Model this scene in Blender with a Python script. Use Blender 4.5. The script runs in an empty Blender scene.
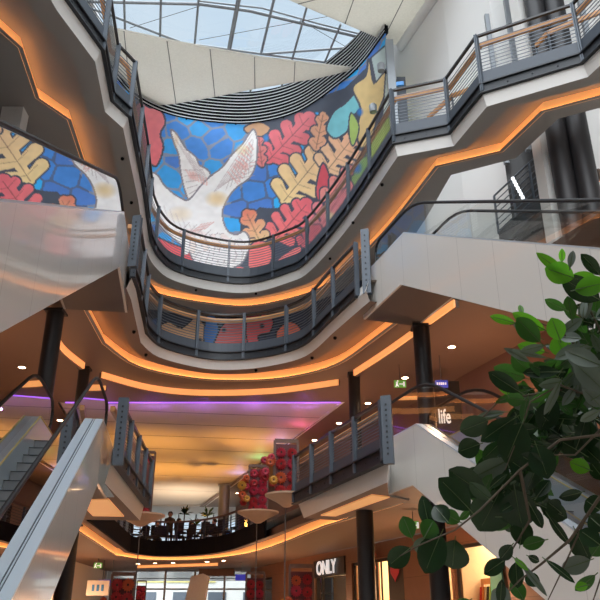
import bpy, bmesh, math, random
import numpy as np
from mathutils import Vector, Matrix
random.seed(7)
S = bpy.context.scene
C = S.collection
PI = math.pi
# ------------------------------------------------------------------ survey helpers (camera model used to measure the place)
F = 740.0; TH = math.radians(24.1); EYE = 1.6
CT, ST = math.cos(TH), math.sin(TH)
def ray(px, py):
    a = px - 300.0; b = 300.0 - py
    return Vector((a, F*CT - b*ST, F*ST + b*CT))
def atz(px, py, z):
    r = ray(px, py); t = (z - EYE)/r.z
    return Vector((r.x*t, r.y*t, z))
def aty(px, py, y):
    r = ray(px, py); t = y/r.y
    return Vector((r.x*t, y, EYE + r.z*t))
def atd(px, py, d):
    r = ray(px, py).normalized()
    return Vector((0, 0, EYE)) + r*d
def atplane(px, py, p, n):
    r = ray(px, py); o = Vector((0, 0, EYE)); p = Vector(p); n = Vector(n)
    t = (p - o).dot(n)/r.dot(n)
    return o + r*t
def proj(x, y, z):
    z = z - EYE; d = y*CT + z*ST; v = -y*ST + z*CT
    return 300 + F*x/d, 300 - F*v/d

# ------------------------------------------------------------------ materials
def mat(name, col, rough=0.5, metal=0.0, emis=None, estr=0.0, spec=0.5, noise=0.0, nscale=6.0, seams=None, coat=0.0):
    m = bpy.data.materials.new(name); m.use_nodes = True
    nt = m.node_tree; b = nt.nodes['Principled BSDF']
    b.inputs['Base Color'].default_value = (*col, 1); b.inputs['Roughness'].default_value = rough
    b.inputs['Metallic'].default_value = metal
    b.inputs['Specular IOR Level'].default_value = spec
    if coat:
        b.inputs['Coat Weight'].default_value = coat; b.inputs['Coat Roughness'].default_value = 0.05
    if emis:
        b.inputs['Emission Color'].default_value = (*emis, 1); b.inputs['Emission Strength'].default_value = estr
    src = None
    if noise > 0:
        tc = nt.nodes.new('ShaderNodeTexCoord'); nz = nt.nodes.new('ShaderNodeTexNoise')
        nz.inputs['Scale'].default_value = nscale; nz.inputs['Detail'].default_value = 4
        nt.links.new(tc.outputs['Object'], nz.inputs['Vector'])
        mx = nt.nodes.new('ShaderNodeMix'); mx.data_type = 'RGBA'
        mx.inputs['A'].default_value = (*[c*(1-noise) for c in col], 1)
        mx.inputs['B'].default_value = (*[min(1, c*(1+noise)) for c in col], 1)
        nt.links.new(nz.outputs['Fac'], mx.inputs['Factor'])
        src = mx.outputs['Result']
        nt.links.new(src, b.inputs['Base Color'])
    if seams:
        axis, pitch, w, dark = seams
        tc = nt.nodes.new('ShaderNodeTexCoord'); sp = nt.nodes.new('ShaderNodeSeparateXYZ')
        nt.links.new(tc.outputs['Object'], sp.inputs['Vector'])
        d = nt.nodes.new('ShaderNodeMath'); d.operation = 'DIVIDE'; d.inputs[1].default_value = pitch
        nt.links.new(sp.outputs[axis], d.inputs[0])
        fr = nt.nodes.new('ShaderNodeMath'); fr.operation = 'FRACT'; nt.links.new(d.outputs[0], fr.inputs[0])
        lt = nt.nodes.new('ShaderNodeMath'); lt.operation = 'LESS_THAN'; lt.inputs[1].default_value = w/pitch
        nt.links.new(fr.outputs[0], lt.inputs[0])
        mx = nt.nodes.new('ShaderNodeMix'); mx.data_type = 'RGBA'
        mx.inputs['A'].default_value = (*col, 1); mx.inputs['B'].default_value = (*[c*dark for c in col], 1)
        if src: nt.links.new(src, mx.inputs['A'])
        nt.links.new(lt.outputs[0], mx.inputs['Factor'])
        nt.links.new(mx.outputs['Result'], b.inputs['Base Color'])
    return m
def glassmat(name, ior=1.6, tint=(1, 1, 1), rough=0.0):
    m = bpy.data.materials.new(name); m.use_nodes = True; nt = m.node_tree
    for n in list(nt.nodes): nt.nodes.remove(n)
    out = nt.nodes.new('ShaderNodeOutputMaterial'); mx = nt.nodes.new('ShaderNodeMixShader')
    fr = nt.nodes.new('ShaderNodeFresnel'); fr.inputs['IOR'].default_value = ior
    tr = nt.nodes.new('ShaderNodeBsdfTransparent'); tr.inputs['Color'].default_value = (*tint, 1)
    gl = nt.nodes.new('ShaderNodeBsdfGlossy'); gl.inputs['Roughness'].default_value = rough
    nt.links.new(fr.outputs[0], mx.inputs[0]); nt.links.new(tr.outputs[0], mx.inputs[1])
    nt.links.new(gl.outputs[0], mx.inputs[2]); nt.links.new(mx.outputs[0], out.inputs['Surface'])
    return m
LEDC = (1.0, 0.39, 0.115)
M = dict(
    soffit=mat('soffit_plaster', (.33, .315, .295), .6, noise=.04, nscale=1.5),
    soffit_warm_lit=mat('soffit_plaster_warm_lit', (.235, .165, .13), .6, noise=.04, nscale=1.5),  # same plaster as soffit, with warm lamp light mixed into its colour
    fascia=mat('cream_fascia', (.74, .73, .70), .35),
    steel=mat('blue_grey_steel', (.105, .125, .15), .42, .25),
    steel_dark=mat('dark_steel', (.024, .028, .034), .5, .1),
    kick=mat('grey_kick_panel', (.058, .07, .088), .5, .1),
    rod=mat('steel_rod', (.13, .15, .175), .4, .4),
    wood=mat('oak_handrail', (.55, .26, .09), .35, noise=.25, nscale=9),
    black=mat('black_column', (.022, .021, .023), .45),
    blackrail=mat('black_rail', (.012, .012, .014), .35),
    rubber=mat('black_rubber', (.010, .009, .009), .55),
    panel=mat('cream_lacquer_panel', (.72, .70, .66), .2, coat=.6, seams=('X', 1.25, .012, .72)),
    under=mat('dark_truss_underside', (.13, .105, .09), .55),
    deck=mat('brushed_deck', (.58, .66, .72), .3, .45),
    groove=mat('deck_groove', (.05, .06, .07), .5),
    step=mat('escalator_step', (.34, .35, .36), .5, .1),
    yellow=mat('yellow_brush', (.72, .60, .25), .6),
    led=mat('amber_led', (1, .7, .4), .5, emis=LEDC, estr=.8),
    ledstrip=mat('amber_led_strip', (1, .7, .4), .5, emis=LEDC, estr=6),
    gallery=mat('brown_gallery_wall', (.20, .115, .085), .6, noise=.06),
    led_dim=mat('amber_panel_dim', (1, .7, .4), .5, emis=LEDC, estr=.4),
    recess_glow=mat('amber_wall_glow', (1, .7, .4), .5, emis=LEDC, estr=.42),
    lamp=mat('downlight_lens', (1, .9, .8), .5, emis=(1, .80, .55), estr=9),
    tube=mat('white_tube_lamp', (1, 1, 1), .5, emis=(.9, .95, 1), estr=1.8),
    purple=mat('violet_led', (.5, .3, 1), .5, emis=(.30, .10, .75), estr=1.6),
    white=mat('white_wall', (.80, .80, .78), .6, noise=.02, nscale=1),
    beige=mat('beige_sail', (.66, .645, .60), .7, noise=.02, nscale=2),
    seam=mat('sail_seam', (.16, .16, .16), .6),
    louver=mat('dark_louver', (.010, .011, .013), .9, spec=.1),
    slat=mat('pale_slat_edge', (.62, .64, .65), .4, .3),
    pipe=mat('grey_steel_tube', (.33, .36, .39), .4, .4),
    vault=mat('white_stretch_ceiling', (.78, .74, .68), .55),
    tile=mat('beige_floor_tile', (.55, .47, .40), .25, noise=.05, seams=('X', .9, .01, .6)),
    brownwall=mat('brown_shop_cladding', (.26, .13, .075), .45, noise=.12, nscale=3, seams=('Z', .8, .012, .5)),
    cream=mat('cream_shop_wall', (.75, .62, .45), .6),
    shopblack=mat('black_shop_frame', (.02, .018, .018), .4),
    signw=mat('white_lit_letters', (.9, .9, .9), .5, emis=(1, 1, 1), estr=.55),
    signblue=mat('blue_lit_sign', (.05, .08, .5), .4, emis=(.02, .03, .6), estr=.35),
    signgreen=mat('green_exit_sign', (.1, .4, .1), .5, emis=(.25, .5, .06), estr=.35),
    frame=mat('dark_wood_frame', (.13, .075, .055), .55, noise=.2, nscale=8),
    print_=mat('dark_red_print', (.10, .012, .016), .5),
    petal=mat('red_petal', (.34, .012, .018), .5, noise=.3, nscale=20),
    petal2=mat('orange_petal', (.45, .075, .02), .5, noise=.3, nscale=20),
    petal3=mat('yellow_petal', (.50, .24, .03), .5, noise=.3, nscale=20),
    petal4=mat('pink_petal', (.38, .018, .045), .5, noise=.3, nscale=20),
    core=mat('flower_core', (.03, .012, .01), .7),
    disc=mat('tan_disc', (.50, .33, .22), .45, noise=.1),
    cable=mat('thin_cable', (.10, .10, .10), .5),
    leafd=None, bark=mat('branch_bark', (.11, .085, .055), .8, noise=.3, nscale=30),
    pot=mat('grey_planter', (.30, .30, .30), .6),
    soil=mat('dark_soil', (.05, .035, .025), .9),
    skin=mat('skin', (.50, .30, .21), .5), hair=mat('dark_hair', (.03, .02, .015), .6),
    cloth=mat('dark_cloth', (.03, .03, .036), .8), cloth2=mat('brown_coat', (.045, .03, .025), .9), cloth3=mat('pale_shirt', (.45, .46, .48), .8),
    tabletop=mat('dark_tabletop', (.06, .04, .03), .4),
    tower=mat('plaza_stone', (.45, .45, .43), .8, noise=.1),
    facade=mat('pale_facade', (.66, .66, .62), .7, noise=.05),
    facade2=mat('yellow_facade_band', (.70, .62, .22), .7),
    bluebox=mat('blue_board', (.05, .25, .60), .5),
    spotblack=mat('black_fitting', (.008, .008, .009), .85, spec=.1),
    glass=glassmat('balustrade_glass', 2.1, (.93, .96, .95)),
    roofglass=glassmat('roof_glass', 1.25, (.93, .96, .98)),
    shopglass=glassmat('shop_glass', 1.12, (.97, .97, .97)),
)
def leafmat(name, col, trans, tw=.45, rough=.33):
    m = bpy.data.materials.new(name); m.use_nodes = True; nt = m.node_tree
    b = nt.nodes['Principled BSDF']; out = nt.nodes['Material Output']
    tc = nt.nodes.new('ShaderNodeTexCoord'); nz = nt.nodes.new('ShaderNodeTexNoise'); nz.inputs['Scale'].default_value = 14
    nt.links.new(tc.outputs['Object'], nz.inputs['Vector'])
    mx = nt.nodes.new('ShaderNodeMix'); mx.data_type = 'RGBA'
    mx.inputs['A'].default_value = (*[c*.7 for c in col], 1); mx.inputs['B'].default_value = (*[c*1.3 for c in col], 1)
    nt.links.new(nz.outputs['Fac'], mx.inputs['Factor']); nt.links.new(mx.outputs['Result'], b.inputs['Base Color'])
    b.inputs['Roughness'].default_value = rough
    t = nt.nodes.new('ShaderNodeBsdfTranslucent'); t.inputs['Color'].default_value = (*trans, 1)
    ms = nt.nodes.new('ShaderNodeMixShader'); ms.inputs[0].default_value = tw
    nt.links.new(b.outputs[0], ms.inputs[1]); nt.links.new(t.outputs[0], ms.inputs[2]); nt.links.new(ms.outputs[0], out.inputs['Surface'])
    return m
M['beige'] = leafmat('translucent_sail', (.62, .605, .56), (.80, .77, .70), .62, .7)
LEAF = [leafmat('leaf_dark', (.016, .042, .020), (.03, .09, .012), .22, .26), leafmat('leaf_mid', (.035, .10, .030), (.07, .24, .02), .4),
        leafmat('leaf_lime_backlit', (.07, .24, .03), (.20, .62, .03), .6), leafmat('leaf_pale_back_sheen', (.17, .22, .19), (.10, .18, .05), .15, .4)]  # lime has back light painted in; pale covers undersides and painted sheen

VEIN = leafmat('leaf_midrib', (.10, .16, .06), (.1, .2, .04), .2)
# ------------------------------------------------------------------ mesh helpers
class MB:
    def __init__(s): s.v = []; s.f = []; s.m = []; s.smooth = False
    def quad(s, a, b, c, d, mi=0):
        i = len(s.v); s.v += [tuple(a), tuple(b), tuple(c), tuple(d)]; s.f.append((i, i+1, i+2, i+3)); s.m.append(mi)
    def poly(s, pts, mi=0):
        i = len(s.v); s.v += [tuple(p) for p in pts]; s.f.append(tuple(range(i, i+len(pts)))); s.m.append(mi)
    def prism(s, pts, z0, z1, mi=0):
        n = len(pts); i = len(s.v)
        s.v += [(p[0], p[1], z0) for p in pts] + [(p[0], p[1], z1) for p in pts]
        s.f.append(tuple(range(i+n-1, i-1, -1))); s.f.append(tuple(range(i+n, i+2*n))); s.m += [mi, mi]
        for k in range(n):
            k2 = (k+1) % n; s.f.append((i+k, i+k2, i+n+k2, i+n+k)); s.m.append(mi)
    def extr(s, pts, vec, mi=0):
        n = len(pts); i = len(s.v); vec = Vector(vec)
        s.v += [tuple(p) for p in pts] + [tuple(Vector(p)+vec) for p in pts]
        s.f.append(tuple(range(i+n-1, i-1, -1))); s.f.append(tuple(range(i+n, i+2*n))); s.m += [mi, mi]
        for k in range(n):
            k2 = (k+1) % n; s.f.append((i+k, i+k2, i+n+k2, i+n+k)); s.m.append(mi)
    def box(s, c, size, rz=0, mi=0):
        hx, hy, hz = size[0]/2, size[1]/2, size[2]/2; ca, sa = math.cos(rz), math.sin(rz)
        pts = [(c[0]+x*ca-y*sa, c[1]+x*sa+y*ca) for x, y in ((-hx, -hy), (hx, -hy), (hx, hy), (-hx, hy))]
        s.prism(pts, c[2]-hz, c[2]+hz, mi)
    def bar(s, p, q, w, h, mi=0, up=(0, 0, 1)):
        p = Vector(p); q = Vector(q); d = (q-p).normalized(); up = Vector(up)
        if abs(d.dot(up)) > .98: up = Vector((0, 1, 0))
        a = d.cross(up).normalized(); b = a.cross(d).normalized()
        pts = [p+a*x*w/2+b*y*h/2 for x, y in ((-1, -1), (1, -1), (1, 1), (-1, 1))]
        s.extr(pts, q-p, mi)
    def strip(s, A, B, mi=0):
        for k in range(len(A)-1): s.quad(A[k], A[k+1], B[k+1], B[k], mi)
    def tube(s, path, r, seg=8, mi=0, closed=False):
        path = [Vector(p) for p in path]; n = len(path); rings = []
        up = Vector((0, 0, 1))
        for k in range(n):
            if closed: d = path[(k+1) % n]-path[k-1]
            else: d = path[min(k+1, n-1)]-path[max(k-1, 0)]
            d.normalize()
            u = up if abs(d.dot(up)) < .95 else Vector((0, 1, 0))
            a = d.cross(u).normalized(); b = a.cross(d).normalized()
            rr = r[k] if isinstance(r, (list, tuple)) else r
            i = len(s.v)
            for j in range(seg):
                t = 2*PI*j/seg; s.v.append(tuple(path[k]+a*math.cos(t)*rr+b*math.sin(t)*rr))
            rings.append(i)
        m = n if closed else n-1
        for k in range(m):
            i, i2 = rings[k], rings[(k+1) % n]
            for j in range(seg):
                j2 = (j+1) % seg; s.f.append((i+j, i+j2, i2+j2, i2+j)); s.m.append(mi)
        if not closed:
            s.f.append(tuple(rings[0]+j for j in range(seg-1, -1, -1))); s.f.append(tuple(rings[-1]+j for j in range(seg))); s.m += [mi, mi]
    def sweep(s, path, prof, mi=0, side=None):
        # prof: (offset to the right of travel, z) pairs closed loop; path: xyz list; offset is horizontal
        n = len(path); off = [miter(path, k) for k in range(n)]; m = len(prof); i = len(s.v)
        for k in range(n):
            for (o, z) in prof:
                p = path[k]; s.v.append((p[0]+off[k][0]*o, p[1]+off[k][1]*o, p[2]+z))
        for k in range(n-1):
            for j in range(m):
                j2 = (j+1) % m
                s.f.append((i+k*m+j, i+k*m+j2, i+(k+1)*m+j2, i+(k+1)*m+j)); s.m.append(mi)
        s.f.append(tuple(i+j for j in range(m-1, -1, -1))); s.f.append(tuple(i+(n-1)*m+j for j in range(m))); s.m += [mi, mi]
    def lathe(s, prof, c=(0, 0, 0), seg=24, mi=0):
        i = len(s.v); m = len(prof)
        for k in range(seg):
            t = 2*PI*k/seg
            for (r, z) in prof: s.v.append((c[0]+r*math.cos(t), c[1]+r*math.sin(t), c[2]+z))
        for k in range(seg):
            k2 = (k+1) % seg
            for j in range(m-1):
                s.f.append((i+k*m+j, i+k2*m+j, i+k2*m+j+1, i+k*m+j+1)); s.m.append(mi)
        if prof[0][0] > 1e-5: s.f.append(tuple(i+k*m for k in range(seg-1, -1, -1))); s.m.append(mi)
        if prof[-1][0] > 1e-5: s.f.append(tuple(i+k*m+m-1 for k in range(seg))); s.m.append(mi)
    def build(s, name, mats, parent=None, smooth=False, fix=True):
        me = bpy.data.meshes.new(name); me.from_pydata(s.v, [], s.f)
        for mm in (mats if isinstance(mats, (list, tuple)) else [mats]): me.materials.append(mm)
        me.polygons.foreach_set('material_index', s.m)
        if smooth: me.polygons.foreach_set('use_smooth', [True]*len(s.f))
        me.update()
        if fix:
            bm = bmesh.new(); bm.from_mesh(me); bmesh.ops.remove_doubles(bm, verts=bm.verts, dist=1e-5)
            bmesh.ops.recalc_face_normals(bm, faces=bm.faces); bm.to_mesh(me); bm.free()
        if smooth:
            try: me.set_sharp_from_angle(angle=math.radians(40))
            except Exception: pass
        o = bpy.data.objects.new(name, me); C.objects.link(o)
        if parent:
            o.parent = parent
            # part geometry is given in world axes unless parent was placed via thing(local=True)
            if parent.get('_w'): o.matrix_parent_inverse = parent.matrix_basis.inverted()
        return o
def miter(path, k):
    n = len(path)
    def nrm(a, b):
        d = Vector((b[0]-a[0], b[1]-a[1])); d.normalize(); return Vector((d.y, -d.x))
    if k == 0: return nrm(path[0], path[1])
    if k == n-1: return nrm(path[-2], path[-1])
    a = nrm(path[k-1], path[k]); b = nrm(path[k], path[k+1]); m = (a+b)
    if m.length < 1e-4: return a
    m.normalize(); return m/max(.35, m.dot(a))
def tag(o, label, cat, group=None, kind=None):
    o['label'] = label; o['category'] = cat
    if group: o['group'] = group
    if kind: o['kind'] = kind
    return o
def thing(name, label, cat, loc=(0, 0, 0), rz=0, group=None, local=False):
    o = bpy.data.objects.new(name, None); C.objects.link(o)
    o.location = loc; o.rotation_euler = (0, 0, rz); o.empty_display_size = .2
    o.matrix_basis = Matrix.Translation(loc) @ Matrix.Rotation(rz, 4, 'Z')
    tag(o, label, cat, group)
    if not local: o['_w'] = 1
    return o
def struct(o):
    o['kind'] = 'structure'; return o
def dup(root, loc, rz, label, group=None):
    r = root.copy(); C.objects.link(r); r.location = loc; r.rotation_euler = (0, 0, rz)
    r['label'] = label
    if group: r['group'] = group
    for ch in list(root.children):
        c = ch.copy(); C.objects.link(c); c.parent = r
        for g in list(ch.children):
            d = g.copy(); C.objects.link(d); d.parent = c
    return r
def smooth_stations(st, i0, i1, sub=5):
    # Catmull-Rom through station tuples (each a tuple of xy points) between index i0 and i1
    out = []
    for i in range(len(st)-1):
        out.append(st[i])
        if i0 <= i < i1:
            for k in range(1, sub):
                t = k/sub; row = []
                for c in range(len(st[0])):
                    p0 = st[i-1 if i > i0 else i][c]; p1 = st[i][c]; p2 = st[i+1][c]; p3 = st[i+2 if i+1 < i1 else i+1][c]
                    q = []
                    for a in (0, 1):
                        q.append(.5*(2*p1[a]+(p2[a]-p0[a])*t+(2*p0[a]-5*p1[a]+4*p2[a]-p3[a])*t*t+(-p0[a]+3*p1[a]-3*p2[a]+p3[a])*t**3))
                    row.append(tuple(q))
                out.append(tuple(row))
    out.append(st[-1]); return out
def z3(pts, z): return [(p[0], p[1], z) for p in pts]
def resample(path, step):
    out = [Vector(path[0])]; acc = 0
    for a, b in zip(path[:-1], path[1:]):
        a = Vector(a); b = Vector(b); L = (b-a).length; d = step-acc
        while d <= L:
            out.append(a+(b-a)*(d/L)); d += step
        acc = L-(d-step)
    return out

# ------------------------------------------------------------------ floors (structure): soffit with recessed amber cove, fascia, edge channel
def slab(name, st, zs, zf, O, soff, cb, lip=.0, fascia=True, rec=.32):
    R = [s[0] for s in st]; A = [s[1] for s in st]; B = [s[2] for s in st]
    m = MB()
    m.strip(z3(R, zs), z3(A, zs), 0); m.strip(z3(A, zs), z3(A, zs+rec), 0); m.strip(z3(A, zs+rec), z3(B, zs+rec), 0)
    m.strip(z3(B, zs), z3(O, zs), 0)
    m.strip(z3(R, zf), z3(O, zf), 1)
    m.strip(z3(B, zs+rec), z3(B, zs+rec+.03), 0)
    base = struct(m.build(name, [soff, M['tile']]))
    if fascia:
        f = MB(); V = [(r[0], r[1], 0) for r in R]
        f.strip(z3(R, zs), [(V[k][0]+miter(V, k)[0]*.10, V[k][1]+miter(V, k)[1]*.10, zs+cb) for k in range(len(V))])
        f.strip([(V[k][0]+miter(V, k)[0]*.10, V[k][1]+miter(V, k)[1]*.10, zs+cb) for k in range(len(V))], z3(R, zf))
        f.build('fascia', M['fascia'], base)
    return base, R, A, B
def cove(B, A, zs, label, rec=.32):
    t = thing('cove_light', label, 'light', (B[0][0], B[0][1], zs), group='amber cove lights in the ceilings')
    mix = lambda f: [(B[k][0]+(A[k][0]-B[k][0])*f/max(.3, math.dist(A[k], B[k])), B[k][1]+(A[k][1]-B[k][1])*f/max(.3, math.dist(A[k], B[k]))) for k in range(len(B))]
    i0, i1 = mix(.012), mix(.10)
    m = MB(); m.strip(z3(i0, zs+.002), z3(i1, zs+.002)); m.strip(z3(i1, zs+.002), z3(i1, zs+.035)); m.strip(z3(i0, zs+.035), z3(i1, zs+.035)); m.build('ledge', M['soffit'], t)
    m = MB(); m.strip(z3(B, zs-.001), z3(B, zs+rec)); m.build('glowing_wall', M['recess_glow'], t)  # recess wall made to glow, standing in for the strip's light on it
    m = MB(); m.strip(z3(mix(.02), zs+.045), z3(mix(.085), zs+.045)); m.build('led_strip', M['ledstrip'], t)
def railing(name, label, path, cb, ct, kt, wz, rz, step, zs, out=.14, end=True, channel=True, nrod=9, wood=True, bolts=True):
    # path: rim soffit-corner xy; positive side offset = towards the void (right of travel chosen by caller)
    V = [(p[0], p[1], zs) for p in path]
    t = thing(name, label, 'railing', (path[0][0], path[0][1], zs+ct))
    if channel:
        m = MB(); m.sweep(V, [(out-.10, cb), (out+.06, cb), (out+.06, cb+.035), (out, cb+.035), (out, ct-.035), (out+.06, ct-.035), (out+.06, ct), (out-.10, ct)])
        if bolts:
            for p in resample([(V[k][0]+miter(V, k)[0]*out, V[k][1]+miter(V, k)[1]*out, zs+(cb+ct)/2) for k in range(len(V))], .62):
                m.box(p, (.035, .035, .035))
        m.build('edge_channel', M['steel_dark'], t)
    m = MB(); m.sweep(V, [(out-.06, ct), (out-.03, ct), (out-.03, kt), (out-.06, kt)]); m.build('kick_panel', M['kick'], t)
    m = MB(); m.sweep(V, [(out-.07, rz-.06), (out+.01, rz-.06), (out+.01, rz), (out-.07, rz)]); m.build('top_rail', M['blackrail'], t)
    m = MB()
    for k in range(nrod):
        z = kt+(wz-.05-kt)*(k+.7)/nrod
        m.sweep(V, [(out-.055, z-.008), (out-.039, z-.008), (out-.039, z+.008), (out-.055, z+.008)])
    m.build('infill_rods', M['rod'], t)
    if wood:
        m = MB(); m.sweep(V, [(out-.27, wz-.06), (out-.18, wz-.07), (out-.16, wz), (out-.18, wz+.055), (out-.27, wz+.055)]); m.build('wood_handrail', M['wood'], t)
    off = [(V[k][0]+miter(V, k)[0]*(out-.015), V[k][1]+miter(V, k)[1]*(out-.015), zs) for k in range(len(V))]
    cuts = [0]+[k for k in range(1, len(off)-1) if (Vector(off[k])-Vector(off[k-1])).angle(Vector(off[k+1])-Vector(off[k])) > .3]+[len(off)-1]
    pts = []
    for a, b in zip(cuts[:-1], cuts[1:]):
        sub = off[a:b+1]; L = sum(math.dist(sub[k], sub[k+1]) for k in range(len(sub)-1)); nn = max(1, round(L/step))
        if L < .5: continue
        pts += resample(sub, L/nn*.9999)[:nn]
    pts.append(Vector(off[-1]))
    for k, p in enumerate(pts):
        q = pts[min(k+1, len(pts)-1)]-pts[max(k-1, 0)]; a = math.atan2(q.y, q.x)
        m = MB(); m.box((p.x, p.y, zs+(ct-.25+rz)/2), (.035, .12, rz-ct+.25), a)
        m.box((p.x+math.cos(a)*.05, p.y+math.sin(a)*.05, zs+(ct-.25+rz)/2), (.03, .12, rz-ct+.25), a)
        m.build('post', M['steel'], t)
    return t

L3 = [((-5.6, 5), (-6.1, 5), (-7.4, 5)), ((-5.5, 11.0), (-6.1, 11.0), (-7.5, 11.4)), ((-5.32, 12.2), (-5.89, 12.1), (-7.1, 12.2)),
      ((-4.89, 13.8), (-5.4, 13.74), (-6.57, 13.34)), ((-5.1, 15.67), (-5.57, 15.67), (-6.75, 15.11)), ((-4.78, 16.35), (-5.17, 16.3), (-6.19, 16.0)),
      ((-5.10, 20), (-5.60, 20), (-6.45, 19.5)), ((-5.50, 23.3), (-5.85, 23.5), (-6.38, 24)), ((-5.42, 24.6), (-5.85, 25.1), (-6.28, 25.8)),
      ((-4.95, 25.8), (-5.35, 26.4), (-5.7, 27.2)), ((-3.59, 26.72), (-3.66, 27.4), (-3.75, 28.15)), ((-2.01, 27.0), (-2.04, 27.52), (-2.05, 28.4)),
      ((-.45, 26.05), (-.2, 26.55), (.05, 27.35)), ((.38, 25.04), (.75, 25.5), (1.25, 26.0)), ((1.62, 21.78), (2.1, 21.9), (2.85, 22.3)),
      ((2.8, 17.65), (3.25, 17.9), (4.05, 18.2)), ((4.31, 17.16), (4.72, 17.25), (5.76, 17.44)), ((4.84, 15.45), (5.38, 15.51), (6.41, 15.67)),
      ((7.06, 14.33), (7.44, 14.55), (8.0, 14.95)), ((7.7, 12.6), (8.2, 12.7), (9.0, 13.0)), ((10.0, 11.4), (10.4, 11.8), (11.0, 12.6)), ((10.4, 5), (11, 5), (12, 5))]
O3 = [(-14, 5), (-14, 11), (-14, 12.2), (-14, 13.3), (-14, 15.1), (-14, 16), (-14, 19.5), (-14, 24), (-14, 26.5), (-7.6, 28.2), (-4.2, 29.6), (-2.1, 29.7), (.2, 28.7), (1.9, 26.9), (3.7, 23.2),
      (4.5, 18.6), (6.2, 17.75), (6.85, 15.95), (8.1, 15.35), (9.4, 13.4), (11.4, 13.1), (14, 5)]
st3 = smooth_stations([a+(b,) for a, b in zip(L3, O3)], 7, 15)
ZS3, ZF3 = 14.0, 14.62
slab3, R3, A3, B3 = slab('floor_third', st3, ZS3, ZF3, [s[3] for s in st3], M['soffit'], .33)
cove(B3, A3, ZS3, 'amber cove light winding along the zigzag ceiling edge of the highest balcony')
railing('balcony_railing', 'steel and wood railing of the highest zigzag balcony in front of the dove mural', R3, .33, .65, 1.06, 2.12, 2.30, 1.9, ZS3)

L2 = [((-4.30, 16.6), (-4.75, 16.6), (-5.7, 16.6)), ((-4.33, 17.3), (-4.78, 17.3), (-5.7, 17.6)), ((-4.69, 20.4), (-5.05, 20.4), (-5.85, 20.5)), ((-4.38, 21.65), (-4.75, 22.0), (-5.25, 22.6)),
      ((-3.23, 22.68), (-3.35, 23.12), (-3.6, 23.85)), ((-2.18, 22.88), (-2.1, 23.32), (-1.9, 24.1)), ((-.96, 22.5), (-.75, 22.92), (-.3, 23.7)), ((.18, 21.56), (.5, 21.85), (1.2, 22.45)),
      ((.94, 19.63), (1.35, 19.8), (2.2, 20.2)), ((1.62, 17.85), (2.07, 18.0), (2.9, 18.4)), ((1.8, 17.4), (2.3, 17.5), (3.2, 17.8))]
O2 = [(-14, 16.6), (-14, 17.6), (-14, 22), (-9, 26.6), (-5, 26.6), (-2, 26.6), (0, 26.6), (1.62, 26.6), (5.1, 24.7), (6.6, 20.6), (8, 17.2)]
st2 = smooth_stations([a+(b,) for a, b in zip(L2, O2)], 2, 8)
ZS2, ZF2 = 9.35, 9.95
slab2, R2, A2, B2 = slab('floor_second', st2, ZS2, ZF2, [s[3] for s in st2], M['soffit_warm_lit'], .28)
m = MB()   # walkway strip between the second slab and the mural wall, and the soffit beside the stretch ceiling
m.poly([(-14, 22, ZF2), (-9, 26.6, ZF2), (1.62, 26.6, ZF2), (5.1, 24.7, ZF2), (5.1, 30.5, ZF2), (-14, 30.5, ZF2)], 1)
m.poly([(1.62, 26.6, ZS2), (5.1, 24.7, ZS2), (-4.3, 52, ZS2), (-6.9, 52, ZS2)], 0)
m.poly([(-9, 26.6, ZS2), (-14, 22, ZS2), (-14, 52, ZS2), (-12.2, 52, ZS2)], 0)
m.poly([(6.6, 20.6, ZS2), (8, 17.2, ZS2), (8, 17.2, ZS2)], 0) if False else None
m.poly([(3.2, 17.8, ZS2), (8, 17.2, ZS2), (14, 17, ZS2), (14, 5, ZS2), (9.6, 5, ZS2), (4.2, 17.3, ZS2)], 0)
m.poly([(-6.1, 16.6, ZS2), (-6.6, 5, ZS2), (-14, 5, ZS2), (-14, 16.6, ZS2)], 0)
m.build('soffit', [M['soffit_warm_lit'], M['tile']], slab2)
cove(B2, A2, ZS2, 'amber cove light curving under the lower curved balcony')
i1 = len(R2)-1
railing('balcony_railing', 'steel and wood railing of the lower curved balcony between the upper escalators', R2[:i1], .28, .57, .88, 1.76, 1.92, 1.55, ZS2)

L1 = [((-5.9, 12), (-6.0, 12), (-6.7, 12)), ((-6.15, 22.1), (-6.3, 22.1), (-6.95, 22.6)), ((-6.9, 31.2), (-7.1, 31.5), (-7.8, 33)), ((-6.5, 32.6), (-6.6, 33), (-7.1, 34.7)),
      ((-5.7, 33.1), (-5.75, 33.5), (-6.1, 35.3)), ((-4.2, 32.5), (-4.1, 32.9), (-4.1, 34.6)), ((-2.5, 30.0), (-2.3, 30.2), (-1.6, 31)), ((0, 22.8), (.15, 22.85), (.85, 23.2)),
      ((1.5, 19.0), (1.65, 19.05), (2.4, 19.4)), ((1.95, 17.6), (2.1, 17.65), (2.85, 18.0))]
O1 = [(-11, 12), (-10.5, 22), (-10.4, 33), (-10.3, 39.5), (-7, 39.5), (-4.5, 39.5), (-2.4, 39.5), (2.2, 29), (4.6, 23.4), (7.0, 18.6)]
st1 = smooth_stations([a+(b,) for a, b in zip(L1, O1)], 2, 7, 4)
ZS1, ZF1 = 4.5, 5.0
slab1, R1, A1, B1 = slab('floor_first', st1, ZS1, ZF1, [s[3] for s in st1], M['soffit_warm_lit'], .1, fascia=False)
m = MB()
m.poly([(-14, 33, ZF1), (-10.3, 39.5, ZF1), (-2.4, 39.5, ZF1), (2.2, 29, ZF1), (4.6, 23.4, ZF1), (14, 20, ZF1), (14, 59, ZF1), (-14, 59, ZF1)], 1)
m.poly([(3.9, 18.4, ZS1), (7.0, 18.6, ZS1), (14, 17, ZS1), (14, 5, ZS1), (8.2, 5, ZS1)], 0)
m.poly([(3.9, 18.4, ZF1), (7.0, 18.6, ZF1), (14, 17, ZF1), (14, 5, ZF1), (8.2, 5, ZF1)], 1)
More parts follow.
